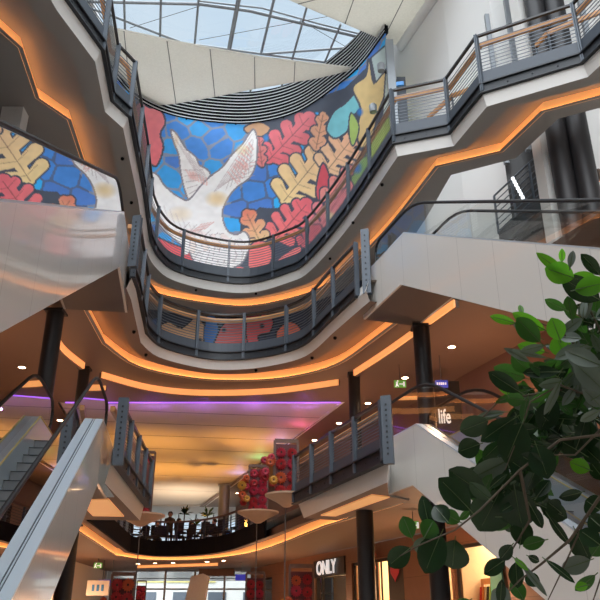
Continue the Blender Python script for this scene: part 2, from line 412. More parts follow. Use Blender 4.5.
m.poly([(1.95, 17.6, ZF1), (3.9, 18.4, ZF1), (7.0, 18.6, ZF1), (4.6, 23.4, ZF1), (1.5, 19, ZF1)], 1)
m.build('floor_surface', [M['soffit_warm_lit'], M['tile']], slab1)
cove(B1, A1, ZS1, 'amber cove light under the far seating balcony and its long right edge')
def black_balustrade():
    t = thing('balustrade', 'black balustrade round the far seating balcony with dark top rail', 'railing', (R1[0][0], R1[0][1], ZS1))
    i0 = next(k for k in range(len(R1)) if R1[k][1] > 21.9)
    P = [(p[0], p[1], ZS1) for p in R1[i0:-4]]
    m = MB(); m.sweep(P, [(0, -.0), (.08, .0), (.08, .62), (0, .62)]); m.build('edge_panel', M['spotblack'], t)
    m = MB(); m.sweep(P, [(-.02, 1.36), (.06, 1.36), (.06, 1.43), (-.02, 1.43)]); m.build('top_rail', M['frame'], t)
    m = MB()
    for k in range(6): m.sweep(P, [(.03, .72+k*.1), (.045, .72+k*.1), (.045, .735+k*.1), (.03, .735+k*.1)])
    m.build('infill_rods', M['steel_dark'], t)
    for p in resample(P, 1.5):
        m = MB(); m.box((p.x, p.y, ZS1+.98), (.09, .09, .86)); m.build('post', M['steel_dark'], t)
black_balustrade()

# projecting escalator landings on the first floor
def landing(label, xy, zf, rail, raillabel, cov):
    m = MB(); c = Vector((sum(p[0] for p in xy)/len(xy), sum(p[1] for p in xy)/len(xy)))
    low = [(c.x+(p[0]-c.x)*.90, c.y+(p[1]-c.y)*.97) for p in xy]
    n = len(xy)
    m.poly(z3(low, 4.42), 1); m.poly(z3(xy, zf))
    for k in range(n):
        a, b = k, (k+1) % n; m.quad((*low[a], 4.42), (*low[b], 4.42), (*xy[b], 4.82), (*xy[a], 4.82)); m.quad((*xy[a], 4.82), (*xy[b], 4.82), (*xy[b], zf), (*xy[a], zf))
    o = m.build('landing', [M['fascia'], M['soffit_warm_lit']]); struct(o); o.name = 'floor_landing'
    return o
landing('', [(-3.98, 15.6), (-4.42, 21.5), (-6.2, 21.3), (-6.2, 17.6), (-4.2, 17.4)], ZF1+.15, None, None, None)
landing('', [(1.85, 15.5), (-.05, 21.0), (1.0, 21.5), (2.7, 17.9), (2.1, 17.3)], ZF1+.15, None, None, None)
railing('landing_railing', 'short steel railing on the first floor landing beside the lower left escalator', [(-4.42, 21.5), (-4.2, 18.5), (-3.98, 15.6)][::-1], .28, .6, .85, 1.5, 1.64, 1.35, ZS1)
railing('landing_railing', 'steel railing on the first floor landing beside the lower right escalator', [(1.85, 15.5), (.9, 18.2), (-.05, 21.0)][::-1], .28, .6, .85, 1.5, 1.64, 1.35, ZS1)
for lab, q in (('amber light panel under the left first floor landing', [(-4.45, 17.6), (-4.7, 20.4), (-5.5, 20.3), (-5.2, 17.7)]),
               ('amber light panel under the right first floor landing', [(1.62, 17.0), (.55, 20.2), (.95, 20.35), (2.05, 17.3)])):
    m = MB(); m.prism(q, 4.385, 4.415); tag(m.build('landing_light', M['led_dim']), lab, 'light')
# end posts of railings (double steel uprights)
def endpost(name, lab, p, z0, z1, rz):
    t = thing(name, lab, 'post', (p[0], p[1], z0), rz, local=True)
    m = MB(); m.box((0, 0, (z1-z0)/2), (.05, .22, z1-z0)); m.box((.12, 0, (z1-z0)/2), (.03, .20, z1-z0)); m.build('flat_upright', M['steel'], t)
    for k in range(10):
        m = MB(); m.box((-.03, 0, .2+k*(z1-z0-.4)/9), (.02, .04, .04)); m.build('bolt', M['steel_dark'], t)
endpost('end_post', 'tall double steel post closing the right end of the lower curved balcony railing', (1.74, 17.45), 9.6, 11.5, math.radians(72))
endpost('end_post', 'tall double steel post at the near end of the left first floor landing', (-3.80, 15.45), 4.75, 6.2, math.radians(92))
endpost('end_post', 'tall double steel post at the near end of the right first floor landing', (1.83, 15.3), 4.75, 6.2, math.radians(72))
endpost('end_post', 'tall double steel post behind the top of the upper left escalator', (-4.1, 16.15), 9.72, 11.15, math.radians(80))

# second-row ceiling light slots under level two
def lightbar(lab, pts, z, h=.2):
    m = MB(); t = thing('ceiling_light_slot', lab, 'light', (pts[0][0], pts[0][1], z), group='amber light slots under the lower curved balcony')
    m.sweep([(p[0], p[1], z) for p in pts], [(0, -h), (.05, -h), (.05, 0), (0, 0)]); m.build('diffuser', M['led'], t)
    m = MB(); m.sweep([(p[0], p[1], z) for p in pts], [(-.10, -h-.02), (-.01, -h-.02), (-.01, 0), (-.10, 0)]); m.build('housing', M['soffit_warm_lit'], t)
def cr(pts, sub=6): return [s[0] for s in smooth_stations([(p,) for p in pts], 0, len(pts)-1, sub)]
lightbar('short amber light slot left of the two black columns', cr([(-6.85, 19.0), (-7.05, 20.6), (-6.85, 22.2)]), ZS2)
lightbar('long curved amber light slot across the far ceiling', cr([(-6.5, 23.1), (-5.2, 24.5), (-3.5, 25.1), (-1, 24.9), (1.3, 23.9)]), ZS2)
lightbar('amber light slot running back from the right column', cr([(1.78, 22.9), (2.7, 20.7), (3.97, 17.3)]), ZS2)
lightbar('amber light slot over the far end of the right gallery', [tuple(atz(*q, ZS2)[:2]) for q in ((470, 395.5), (398, 397))][::-1], ZS2, .12)
lightbar('amber light slot far left behind the escalator glass', [tuple(atz(*q, ZS2)[:2]) for q in ((20, 388), (43, 384))], ZS2, .15)
lightbar('amber light slot behind the lower left escalator handrail end', [tuple(atz(*q, ZS2)[:2]) for q in ((90, 387), (106, 386))], ZS2, .15)
lightbar('short amber wall light at the right edge beside the black upper columns', [tuple(aty(602, 176, 16.9)[:2]), tuple(aty(582, 187, 17.5)[:2])], 13.05, .3)
lightbar('straight amber light slot in the far ground floor ceiling', [tuple(atz(*q, ZS1)[:2]) for q in ((138, 565.5), (218, 563))], ZS1, .12)

# ------------------------------------------------------------------ escalators
def escalator(label, az, n_in, n_out, ybend, zlow, zhigh, tail=2.5, xe=1.6, h1=1.28, group='escalators on both sides of the atrium'):
    a = math.radians(az); u = Vector((math.sin(a), math.cos(a), 0)); nv = Vector((math.cos(a), -math.sin(a), 0))
    s0 = (ybend - n_in*nv.y)/u.y
    org = u*s0 + nv*n_in
    w = abs(n_out-n_in); sg = 1 if n_out > n_in else -1
    t = thing('escalator', label, 'escalator', (org.x, org.y, zhigh), math.atan2(u.y, u.x), group, local=True)
    # local axes: +x along the run (uphill), local y: left of travel; visible side at y=0 ; body extends to y = -sg*w
    T = math.tan(math.radians(30)); H = zhigh-zlow; L = H/T; k15 = math.tan(math.radians(15))
    def prof(h, r0, r1):
        return [(r0, h-H), (-L-h*k15, h-H), (-h*k15, h), (r1, h)]
    R0, R1_ = -L-2.0, tail
    Y = lambda y: -sg*y
    def wall(pts_top, pts_bot, y0, y1, mb, mi=0):
        A = [(p[0], Y(y0), p[1]) for p in pts_top]; B = [(p[0], Y(y0), p[1]) for p in pts_bot]
        A2_ = [(p[0], Y(y1), p[1]) for p in pts_top]; B2_ = [(p[0], Y(y1), p[1]) for p in pts_bot]
        mb.strip(A, B, mi); mb.strip(A2_, B2_, mi); mb.strip(A, A2_, mi); mb.strip(B, B2_, mi)
        mb.quad(A[0], B[0], B2_[0], A2_[0], mi); mb.quad(A[-1], B[-1], B2_[-1], A2_[-1], mi)
    hd, hb = .50, -.74
    for y0 in (0, w-.06):
        m = MB(); wall(prof(hd, R0, R1_), prof(hb, R0, R1_), y0, y0+.06, m); m.build('side_panel', M['panel'], t)
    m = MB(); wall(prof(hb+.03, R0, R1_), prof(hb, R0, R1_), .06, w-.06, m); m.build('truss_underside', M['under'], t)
    for y0, y1 in ((0, .34), (w-.34, w)):
        m = MB()
        wall(prof(hd+.03, R0, R1_-.35), prof(hd, R0, R1_-.35), y0, y0+(y1-y0)*.47, m, 0)
        wall(prof(hd+.015, R0, R1_-.35), prof(hd, R0, R1_-.35), y0+(y1-y0)*.47, y0+(y1-y0)*.53, m, 1)
        wall(prof(hd+.03, R0, R1_-.35), prof(hd, R0, R1_-.35), y0+(y1-y0)*.53, y1, m, 0)
        m.build('deck', [M['deck'], M['groove']], t)
    for y0 in (.34, w-.36):
        m = MB(); wall(prof(hd, R0, R1_-.4), prof(-.12, R0, R1_-.4), y0, y0+.02, m, 0); wall(prof(hd+.045, R0, R1_-.4), prof(hd+.03, R0, R1_-.4), y0-.005, y0+.025, m, 1); m.build('skirt', [M['deck'], M['yellow']], t)
    for y0 in (.19, w-.19):
        m = MB(); rr = .36
        top = prof(h1, -L-1.2, xe); n = 10
        arc = [(xe+rr*math.sin(PI*k/n), h1-rr+rr*math.cos(PI*k/n)) for k in range(1, n+1)]
        xs = -L-1.2
        arc0 = [(xs-rr*math.sin(PI*k/n), -H+h1-rr+rr*math.cos(PI*k/n)) for k in range(n, 0, -1)]
        # soften the bends
        def soft(p0, p1, p2, d=.7):
            a_ = Vector(p1)+(Vector(p0)-Vector(p1)).normalized()*d; c_ = Vector(p1)+(Vector(p2)-Vector(p1)).normalized()*d
            return [tuple((1-q)**2*a_+2*q*(1-q)*Vector(p1)+q*q*c_) for q in (0, .25, .5, .75, 1)]
        line = [top[0]]+soft(top[0], top[1], top[2])+soft(top[1], top[2], top[3])+[top[3]]
        pth = arc0+line+arc
        m.tube([(p[0], Y(y0), p[1]) for p in pth], .036, 8); m.build('handrail', M['rubber'], t, smooth=True)
        g = MB(); deckl = prof(hd+.03, -L-1.2, xe)
        low = [deckl[0]]+soft(*deckl[:3])+soft(*deckl[1:])+[deckl[3]]
        g.strip([(p[0], Y(y0), p[1]-.05) for p in line], [(p[0], Y(y0), p[1]) for p in low])
        end = [(xe+.02, h1-.05)]+[(p[0]-.02, p[1]) for p in arc[:6]]+[(xe+rr-.06, hd+.03), (xe+.02, hd+.03)]
        g.poly([(p[0], Y(y0), p[1]) for p in end]); g.build('glass_balustrade', M['glass'], t, fix=False)
    # steps
    pitch = .4; rise = pitch*T; k = 0; x = R0+.3
    def zline(x): return -H if x < -L else (0 if x > 0 else x*T)
    ns = int(L/pitch)
    for k in range(-2, ns+3):
        x = -L+k*pitch; z = min(0, max(-H, -H+(k+1)*rise))
        if x > .8: break
        z = min(0, z); m = MB()
        m.box((x+pitch/2, Y(w/2), z-.03), (pitch-.012, w-.74, .06)); m.box((x+.02, Y(w/2), z-.15), (.03, w-.74, .24)); m.box((x+.0, Y(w/2), z-.004), (.02, w-.74, .012), 0, 2)
        for yy in (.375, w-.375): m.box((x+pitch/2, Y(yy), z+.002), (pitch-.02, .03, .006), 0, 1)
        m.build('step', [M['step'], M['yellow'], M['groove']], t)
    for x0, z0 in ((R0+.6, -H), (1.45, 0)):
        m = MB(); m.box((x0, Y(w/2), z0-.02), (1.5, w-.72, .05)); m.build('floor_plate', M['deck'], t)
    return t
escalator('lower left escalator rising from the ground floor, grey steps in view', -8.4, -1.87, -3.5, 15.4, 0.02, 5.15, 2.5, 1.6, 1.43)
escalator('upper left escalator whose side reflects the mural', -8.4, -1.87, -3.5, 15.0, 4.5, 9.97, 2.9, 2.1)
escalator('lower right escalator partly hidden by the tree leaves', -18.2, 7.34, 8.95, 15.95, 0.02, 5.2, 2.5, 1.6, 1.45)
escalator('upper right escalator with flat cream side above the tree', -18.2, 7.34, 8.95, 15.95, 5.2, 9.97)

# ------------------------------------------------------------------ columns
def column(lab, x, y, z0, z1, r, mt='black', name='column'):
    t = thing(name, lab, 'column', (x, y, z0))
    m = MB(); m.tube([(x, y, z0), (x, y, z1)], r, 20); m.build('shaft', M[mt], t, smooth=True)
    m = MB(); m.box((x, y, z0+.06), (2.3*r, 2.3*r, .12)); m.box((x, y, z1-.03), (2.2*r, 2.2*r, .06)); m.build('collar', M[mt], t)
column('black column below the upper left escalator', -6.35, 17.7, ZF1, 9.2, .22)
column('thinner black column farther back at left behind the lower left escalator', -6.95, 22.7, ZF1, ZS2, .18)
column('black ground floor column behind the lower left escalator', -6.75, 22.6, 0, ZS1, .26)
column('thick black column under the upper right escalator', 3.3, 18.75, ZF1, 9.2, .23)
column('slim black column behind the right first floor landing railing', 1.78, 23.3, ZF1, ZS2, .19)
column('black ground floor column under the right landing', 1.66, 19.6, 0, ZS1, .22)
column('black ground floor column half hidden by the lowest big leaves', 3.3, 18.7, 0, ZS1, .24)
column('broad black upper column right of the stair railing', 7.15, 16.9, ZF2, 24, .30)
column('second black upper column at the right edge of the pair', 7.62, 16.62, ZF2, 24, .28)
def steel_col():
    p = aty(392, 90, 23.0); q = aty(401, 90, 23.3)
    t = thing('column', 'grey steel column at the right end of the mural', 'column', (p.x, p.y, ZF3))
    m = MB(); m.box((p.x, p.y, (ZF3+23.3)/2), (.30, .3, 23.3-ZF3)); m.build('web', M['pipe'], t)
    m = MB(); m.box((q.x, q.y, (ZF3+21.6)/2), (.34, .4, 21.6-ZF3)); m.build('cladding', M['kick'], t)
steel_col()

# ------------------------------------------------------------------ mural wall
def mural_wall():
    ctrl = [(-8.4, 25.6), (-7.7, 27.5), (-6.3, 28.75), (-4.3, 29.35), (-2.15, 29.4), (0, 28.5), (1.96, 26.4), (2.75, 25.2), (3.3, 24.0), (3.55, 23.4)]
    pl = cr(ctrl, 10)
    seg = [math.dist(pl[k], pl[k+1]) for k in range(len(pl)-1)]; cum = np.concatenate([[0], np.cumsum(seg)])
    NU, NZ = 420, 400; z0, z1 = ZF2, 24.2
    u = np.linspace(0, cum[-1], NU); X = np.interp(u, cum, [p[0] for p in pl]); Yv = np.interp(u, cum, [p[1] for p in pl])
    Z = np.linspace(z0, z1, NZ)
    XX, ZZ = np.meshgrid(X, Z); YY, _ = np.meshgrid(Yv, Z); UU, _ = np.meshgrid(u, Z)
    zz = ZZ-EYE; d = YY*CT+zz*ST; v = -YY*ST+zz*CT
    px = (300+F*XX/d).ravel(); py = (300-F*v/d).ravel(); uu = UU.ravel(); zr = ZZ.ravel()
    N = px.size
    def lin(c): 
        c = np.array(c)/255.0; return np.where(c <= .04045, c/12.92, ((c+.055)/1.055)**2.4)
    GREY = lin((78, 84, 98)); col = np.tile(GREY, (N, 1))
    # blue mosaic cells
    rng = np.random.default_rng(3); cell = 1.05
    gu = int(cum[-1]/cell)+2; gz = int((z1-z0)/cell)+2
    best = np.full(N, 1e9); sec = np.full(N, 1e9); bid = np.zeros(N, int)
    su = (np.arange(gu)[:, None]+rng.uniform(.08, .92, (gu, gz)))*cell-cell*.5; sz = z0+(np.arange(gz)[None, :]+rng.uniform(.08, .92, (gu, gz)))*cell-cell*.5
    cu = np.floor((uu+cell*.5)/cell).astype(int); cz = np.floor((zr-z0+cell*.5)/cell).astype(int)
    for du in (-1, 0, 1):
        for dz in (-1, 0, 1):
            a = np.clip(cu+du, 0, gu-1); b = np.clip(cz+dz, 0, gz-1)
            dd = np.hypot(uu-su[a, b], zr-sz[a, b]); idn = a*gz+b
            upd = dd < best; sec = np.where(upd, best, np.where((dd < sec) & (idn != bid), dd, sec)); bid = np.where(upd, idn, bid); best = np.where(upd, dd, best)
    blues = np.array([lin(c) for c in ((54, 166, 238), (44, 184, 252), (66, 142, 226), (48, 174, 248), (76, 132, 216))])
    bc = blues[rng.integers(0, 5, gu*gz)][bid]
    edge = (sec-best) < .105
    col = np.where(edge[:, None], lin((138, 152, 178)), bc)
    def inpoly(P, margin=3):
        P = np.array(P, float); x0, y0 = P.min(0)-margin; x1, y1 = P.max(0)+margin
        idx = np.where((px > x0) & (px < x1) & (py > y0) & (py < y1))[0]
        if idx.size == 0: return idx, None, None
        qx, qy = px[idx], py[idx]; ins = np.zeros(idx.size, bool); dist = np.full(idx.size, 1e9); n = len(P)
        for k in range(n):
            xa, ya = P[k]; xb, yb = P[(k+1) % n]
            c = ((ya > qy) != (yb > qy)); 
            with np.errstate(divide='ignore', invalid='ignore'):
                xi = (xb-xa)*(qy-ya)/(yb-ya+1e-12)+xa
            ins ^= c & (qx < xi)
            ex, ey = xb-xa, yb-ya; tt = np.clip(((qx-xa)*ex+(qy-ya)*ey)/(ex*ex+ey*ey+1e-9), 0, 1)
            dist = np.minimum(dist, np.hypot(qx-xa-tt*ex, qy-ya-tt*ey))
        return idx, ins, dist
    OUT = lin((76, 80, 96))
    def fill(P, c, outline=1.3, oc=None, c2=None, axis=None):
        idx, ins, dist = inpoly(P)
        if ins is None: return
        band = dist < outline; col[idx[band]] = OUT if oc is None else oc
        core = ins & (dist > .5); cc = np.tile(lin(c), (core.sum(), 1))
        if c2 is not None:
            Pa = np.array(P); lo, hi = Pa[:, 1].min(), Pa[:, 1].max(); f = np.clip((py[idx[core]]-lo)/(hi-lo), 0, 1)[:, None]; cc = cc*(1-f)+lin(c2)*f
        col[idx[core]] = cc
    def crs(P, sub=4):
        P = [tuple(p) for p in P]; n = len(P); out = []
        for i in range(n):
            p0, p1, p2, p3 = (np.array(P[(i+k) % n], float) for k in (-1, 0, 1, 2))
            for k in range(sub):
                t = k/sub; out.append(.5*(2*p1+(p2-p0)*t+(2*p0-5*p1+4*p2-p3)*t*t+(-p0+3*p1-3*p2+p3)*t**3))
        return out
    def oak(a, b, wd, lobes, c, c2=None, vein=(120, 70, 70)):
        a = np.array(a, float); b = np.array(b, float); d = b-a; L = np.hypot(*d); d /= L; nn = np.array((-d[1], d[0]))
        mg = wd*.5+6; x0, y0 = np.minimum(a, b)-mg; x1, y1 = np.maximum(a, b)+mg
        idx = np.where((px > x0) & (px < x1) & (py > y0) & (py < y1))[0]
        if idx.size == 0: return
        q = np.stack([px[idx], py[idx]], 1); f = np.full(idx.size, 1e9)
        def cap(p0, p1, r0, r1):
            e = p1-p0; tt = np.clip(((q-p0)@e)/(e@e+1e-9), 0, 1); dd = np.hypot(*(q-p0-tt[:, None]*e).T)-(r0+(r1-r0)*tt); return dd
        f = np.minimum(f, cap(a, b, wd*.08, wd*.20))
        for k in range(lobes):
            t = (k+.55)/lobes; env = wd*.5*(.55+.55*math.sin(PI*min(1, .15+t*.85))); r = min(L/lobes*.40, env*.55)
            for sgn in (1, -1):
                p0 = a+d*L*(t-.30/lobes+.1*sgn/lobes); p1 = p0+nn*sgn*(env-r)+d*L*.42/lobes; f = np.minimum(f, cap(p0, p1, r*.75, r))
        f = np.minimum(f, cap(b-d*L*.12, b, wd*.12, wd*.14))
        k = idx[f < 1.4]; col[k] = OUT; g = (f < -.1); k = idx[g]
        cc = np.tile(lin(c), (k.size, 1))
        if c2 is not None:
            ff = np.clip(((q[g]-a)@d)/L, 0, 1)[:, None]; cc = cc*(1-ff)+lin(c2)*ff
        col[k] = cc
        line([a, b], .55, vein)
        for k in range(lobes):
            t = (k+.4)/lobes; p = a+d*L*t
            for sgn in (1, -1): line([p, p+nn*sgn*wd*.28+d*L*.3/lobes], .35, vein)
    def line(P, w, c):
        for (xa, ya), (xb, yb) in zip(P[:-1], P[1:]):
            idx = np.where((px > min(xa, xb)-2) & (px < max(xa, xb)+2) & (py > min(ya, yb)-2) & (py < max(ya, yb)+2))[0]
            if idx.size == 0: continue
            ex, ey = xb-xa, yb-ya; tt = np.clip(((px[idx]-xa)*ex+(py[idx]-ya)*ey)/(ex*ex+ey*ey+1e-9), 0, 1)
            dd = np.hypot(px[idx]-xa-tt*ex, py[idx]-ya-tt*ey); k = idx[dd < w]; col[k] = .45*col[k]+.55*lin(c)
    def blot(cx, cy, rx, ry, c, s=.6):
        d2 = ((px-cx)/rx)**2+((py-cy)/ry)**2; k = np.where(d2 < 1)[0]; f = (s*(1-d2[k]))[:, None]; col[k] = col[k]*(1-f)+lin(c)*f
    # dark ground behind the leaves on the right and along the foot
    for P in ([(258, 112), (300, 104), (345, 88), (395, 40), (420, 200), (330, 300), (246, 290), (240, 225), (262, 205), (285, 205), (296, 150), (262, 165)],
              [(120, 240), (160, 238), (200, 262), (250, 262), (250, 300), (120, 300)]):
        idx, ins, dist = inpoly(P); col[idx[ins]] = lin((72, 80, 96))
    for P in ([(262, 160), (300, 152), (310, 165), (285, 205), (255, 208), (246, 222), (232, 222), (232, 200), (256, 172)], [(300, 128), (318, 112), (318, 140), (303, 152)],
              [(345, 128), (352, 124), (350, 118)]):
        idx, ins, dist = inpoly(crs(P)); k = idx[ins]; col[k] = np.where(edge[k][:, None], lin((84, 108, 150)), bc[k])
    pink, peach, cream, coral = (240, 112, 124), (242, 192, 150), (246, 218, 162), (248, 128, 128)
    fill(crs([(136, 106), (150, 108), (160, 110), (165, 122), (160, 134), (163, 148), (156, 166), (146, 160), (141, 172), (135, 160)]), (242, 140, 148), 1.4, None, (246, 120, 128))
    oak((268, 161), (309, 118), 34, 4, pink, (230, 120, 128)); oak((262, 166), (259, 138), 12, 3, (226, 130, 128))
    fill(crs([(244, 128), (258, 122), (270, 128), (262, 136), (250, 134)]), (212, 164, 124), 1)
    oak((284, 201), (323, 153), 46, 4, (250, 220, 158), (248, 204, 156)); oak((326, 172), (356, 134), 40, 4, (246, 206, 160), (246, 186, 150))
    oak((316, 149), (323, 115), 17, 3, (236, 176, 140)); fill(crs([(323, 163), (331, 187), (323, 204), (316, 192)]), (222, 88, 100))
    fill(crs([(327, 127), (334, 112), (345, 104), (358, 92), (361, 106), (351, 118), (347, 131), (336, 138), (329, 134)]), (128, 206, 216), 1.4)
    fill(crs([(353, 88), (366, 76), (369, 60), (374, 84), (386, 62), (389, 78), (384, 96), (378, 112), (372, 136), (362, 148), (357, 132), (361, 108)]), (236, 206, 142), 1.6)
    fill([(371, 58), (392, 40), (392, 62), (376, 82)], (196, 214, 212), 1); fill([(386, 70), (400, 55), (404, 130), (380, 150), (384, 100)], (206, 218, 208), 1)
    fill(crs([(351, 113), (359, 127), (353, 146), (349, 132)]), (176, 204, 110), 1)
    fill(crs([(366, 152), (386, 118), (398, 128), (376, 168)]), (184, 206, 96), 1); fill(crs([(352, 172), (366, 156), (372, 170), (356, 190)]), (150, 190, 100), 1)
    blot(360, 112, 4, 5, (40, 130, 210), .95); blot(357, 168, 6, 7, (30, 120, 214), 1); blot(266, 138, 3.5, 4.5, (40, 140, 220), .95)
    oak((275, 240), (306, 205), 36, 4, coral, (244, 116, 126)); oak((262, 246), (247, 214), 24, 3, cream, (236, 140, 112))
    oak((318, 232), (346, 186), 34, 4, (244, 142, 146)); oak((300, 246), (318, 228), 18, 3, (226, 110, 120)); oak((322, 200), (350, 168), 16, 3, (240, 150, 140))
    fill(crs([(250, 246), (266, 242), (272, 256), (262, 276), (250, 276)]), coral, 1.2); fill(crs([(152, 236), (172, 244), (192, 252), (196, 266), (176, 262), (156, 252), (146, 244)]), (236, 96, 104), 1.2)
    fill(crs([(222, 274), (240, 266), (250, 276), (246, 290), (215, 290)]), coral, 1); fill(crs([(276, 262), (300, 246), (298, 262), (284, 276)]), (238, 130, 128), 1)
    blot(184, 248, 3, 3, (80, 84, 96), 1.2); blot(288, 260, 5, 3, (40, 130, 220), 1.1); blot(330, 216, 6, 5, (238, 220, 170), 1.1)
    # dove
    wingL = [(171, 130), (177, 135), (185, 148), (192, 154), (196, 158), (199, 165), (206, 169), (210, 175), (203, 183), (197, 195), (190, 201), (185, 190), (181, 172), (179, 155), (174, 142)]
    body = [(148, 178), (152, 173), (158, 176), (163, 184), (171, 192), (180, 198), (189, 200), (201, 186), (210, 177), (223, 167), (232, 155), (243, 144), (250, 133), (254, 130), (257, 140), (257, 155),
            (254, 169), (248, 179), (239, 185), (231, 193), (225, 203), (222, 214), (226, 229), (235, 235), (244, 232), (249, 239), (247, 252), (243, 261), (233, 268), (216, 272), (203, 271), (194, 261), (188, 250), (172, 237), (159, 224), (152, 210), (149, 194)]
    fill(crs(wingL), (250, 246, 243), 1.2, lin((140, 134, 142))); fill(crs(body), (250, 248, 246), 1.2, lin((140, 134, 142)))
    blot(217, 199, 13, 9, (236, 200, 120), .75); blot(243, 150, 9, 7, (238, 214, 150), .6); blot(180, 214, 14, 9, (240, 208, 150), .45); blot(193, 176, 6, 7, (228, 160, 150), .5); blot(176, 140, 3, 9, (236, 200, 150), .5)
    blot(240, 166, 10, 5, (228, 150, 142), .5); blot(190, 234, 18, 6, (232, 166, 150), .5); blot(222, 244, 14, 5, (230, 170, 156), .4)
    gc = (168, 150, 150)
    for k in range(6): line([(226+k*4.5, 190-k*3.2), (236+k*3.4, 163-k*4.6)], .4, gc); line([(232+k*3.5, 178-k*3), (240+k*3, 182-k*4)], .45, (214, 120, 116))
    for k in range(8): line([(176+k*7, 236+k*2.2), (190+k*7, 222+k*2.6)], .4, gc); line([(196+k*6.4, 262), (204+k*6, 246)], .45, gc)
    for k in range(5): line([(183+k*1.5, 170+k*6), (202-k*1.5, 170+k*5)], .4, gc)
    for k in range(5): line([(192+k*3, 232-k*.6), (202+k*3, 224-k*.6)], .5, (216, 130, 120))
    def feather(p0, p1, r, c):
        p0 = np.array(p0, float); p1 = np.array(p1, float); idx = np.where((px > min(p0[0], p1[0])-6) & (px < max(p0[0], p1[0])+6) & (py > min(p0[1], p1[1])-6) & (py < max(p0[1], p1[1])+6))[0]
        if idx.size == 0: return
        q = np.stack([px[idx], py[idx]], 1); e = p1-p0; tt = np.clip(((q-p0)@e)/(e@e), 0, 1); f = np.hypot(*(q-p0-tt[:, None]*e).T)-r
        k = idx[f < .4]; col[k] = lin((192, 178, 180)); k = idx[f < 0]; col[k] = lin(c)
    for k in range(9): feather((206+k*4.2, 246-abs(k-3)*.8), (196+k*6.2, 264-abs(k-2)*.9-max(0, k-5)*3), 2.7, (250, 247, 247))
    for k in range(8): feather((188+k*5, 238-k*.3), (186+k*6.6, 252-k*1.2), 2.5, (250, 238, 232) if k % 2 else (250, 247, 245))
    for k in range(7): line([(203+k*.6, 184-k*.8), (176+k*4.2, 140+k*4.4)], .45, (190, 170, 172))
    for k in range(9): line([(214+k*2.2, 192-k*1.6), (252+k*.3, 134+k*5.2)], .45, (190, 170, 172))
    for k in range(6): line([(236+k*2.6, 160-k*3.4), (246+k*1.4, 168-k*3.8)], .7, (232, 150, 142)); line([(228+k*3, 172-k*2.6), (238+k*2, 184-k*3)], .7, (234, 168, 158))
    for k in range(7): line([(164+k*6, 206+k*4), (170+k*6.4, 226+k*3.2)], .45, (210, 196, 196)); line([(186+k*3.4, 170+k*1.3), (191+k*2.6, 178+k*1.2)], .7, (234, 170, 160))
    rr = np.random.default_rng(5); gn = rr.uniform(.94, 1.08, (80, 80)); fy = np.clip((py-40)*.28, 0, 78.9); fx = np.clip((px-120)*.26, 0, 78.9); iy = fy.astype(int); ix = fx.astype(int); fy -= iy; fx -= ix
    col *= (gn[iy, ix]*(1-fy)*(1-fx)+gn[iy+1, ix]*fy*(1-fx)+gn[iy, ix+1]*(1-fy)*fx+gn[iy+1, ix+1]*fy*fx)[:, None]
    # lower storey of the wall (seen over the lower curved balcony)
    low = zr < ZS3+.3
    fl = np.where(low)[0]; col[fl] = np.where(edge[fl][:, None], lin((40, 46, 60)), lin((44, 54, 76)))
    for P, c in (([(158, 330), (168, 322), (182, 328), (196, 318), (206, 330), (204, 352), (160, 352)], (220, 176, 134)), ([(206, 318), (216, 318), (220, 352), (205, 352)], (40, 110, 190)),
                 ([(218, 334), (226, 322), (234, 318), (244, 322), (246, 338), (254, 352), (216, 352)], (212, 92, 88)), ([(246, 320), (256, 312), (272, 318), (270, 332), (258, 336), (262, 352), (250, 352)], (200, 80, 84)),
                 ([(276, 334), (288, 322), (300, 328), (304, 346), (284, 352)], (214, 110, 84)), ([(150, 322), (158, 318), (160, 330), (152, 336)], (50, 84, 140)), ([(322, 318), (330, 310), (336, 320), (326, 330)], (222, 120, 90)),
                 ([(306, 336), (312, 330), (318, 334), (314, 342)], (226, 170, 130)), ([(234, 300), (262, 300), (258, 318), (240, 316)], (170, 52, 60))): fill(crs(P), c, 1.2, lin((24, 28, 36)))
    for cx, cy in ((157, 342), (224, 330), (262, 326), (290, 338), (200, 340)): blot(cx, cy, 3.2, 3.2, (36, 38, 46), 1.2)
    # mesh
    verts = np.stack([XX.ravel(), YY.ravel(), ZZ.ravel()], 1)
    i = np.arange((NZ-1)*NU).reshape(NZ-1, NU)[:, :-1].ravel()
    faces = np.stack([i, i+1, i+NU+1, i+NU], 1)
    me = bpy.data.meshes.new('wall_back'); me.vertices.add(N); me.vertices.foreach_set('co', verts.ravel())
    me.loops.add(faces.size); me.loops.foreach_set('vertex_index', faces.ravel().astype(np.int32))
    me.polygons.add(len(faces)); me.polygons.foreach_set('loop_start', np.arange(0, faces.size, 4, dtype=np.int32))
    me.update(calc_edges=True)
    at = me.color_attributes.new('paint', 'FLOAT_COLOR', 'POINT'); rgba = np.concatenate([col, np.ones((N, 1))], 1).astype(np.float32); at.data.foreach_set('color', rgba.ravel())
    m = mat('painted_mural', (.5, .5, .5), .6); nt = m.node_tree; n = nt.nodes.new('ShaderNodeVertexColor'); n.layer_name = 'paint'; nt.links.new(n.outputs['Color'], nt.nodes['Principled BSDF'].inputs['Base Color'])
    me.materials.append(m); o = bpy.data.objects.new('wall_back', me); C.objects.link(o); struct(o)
    return pl
MUR = mural_wall()

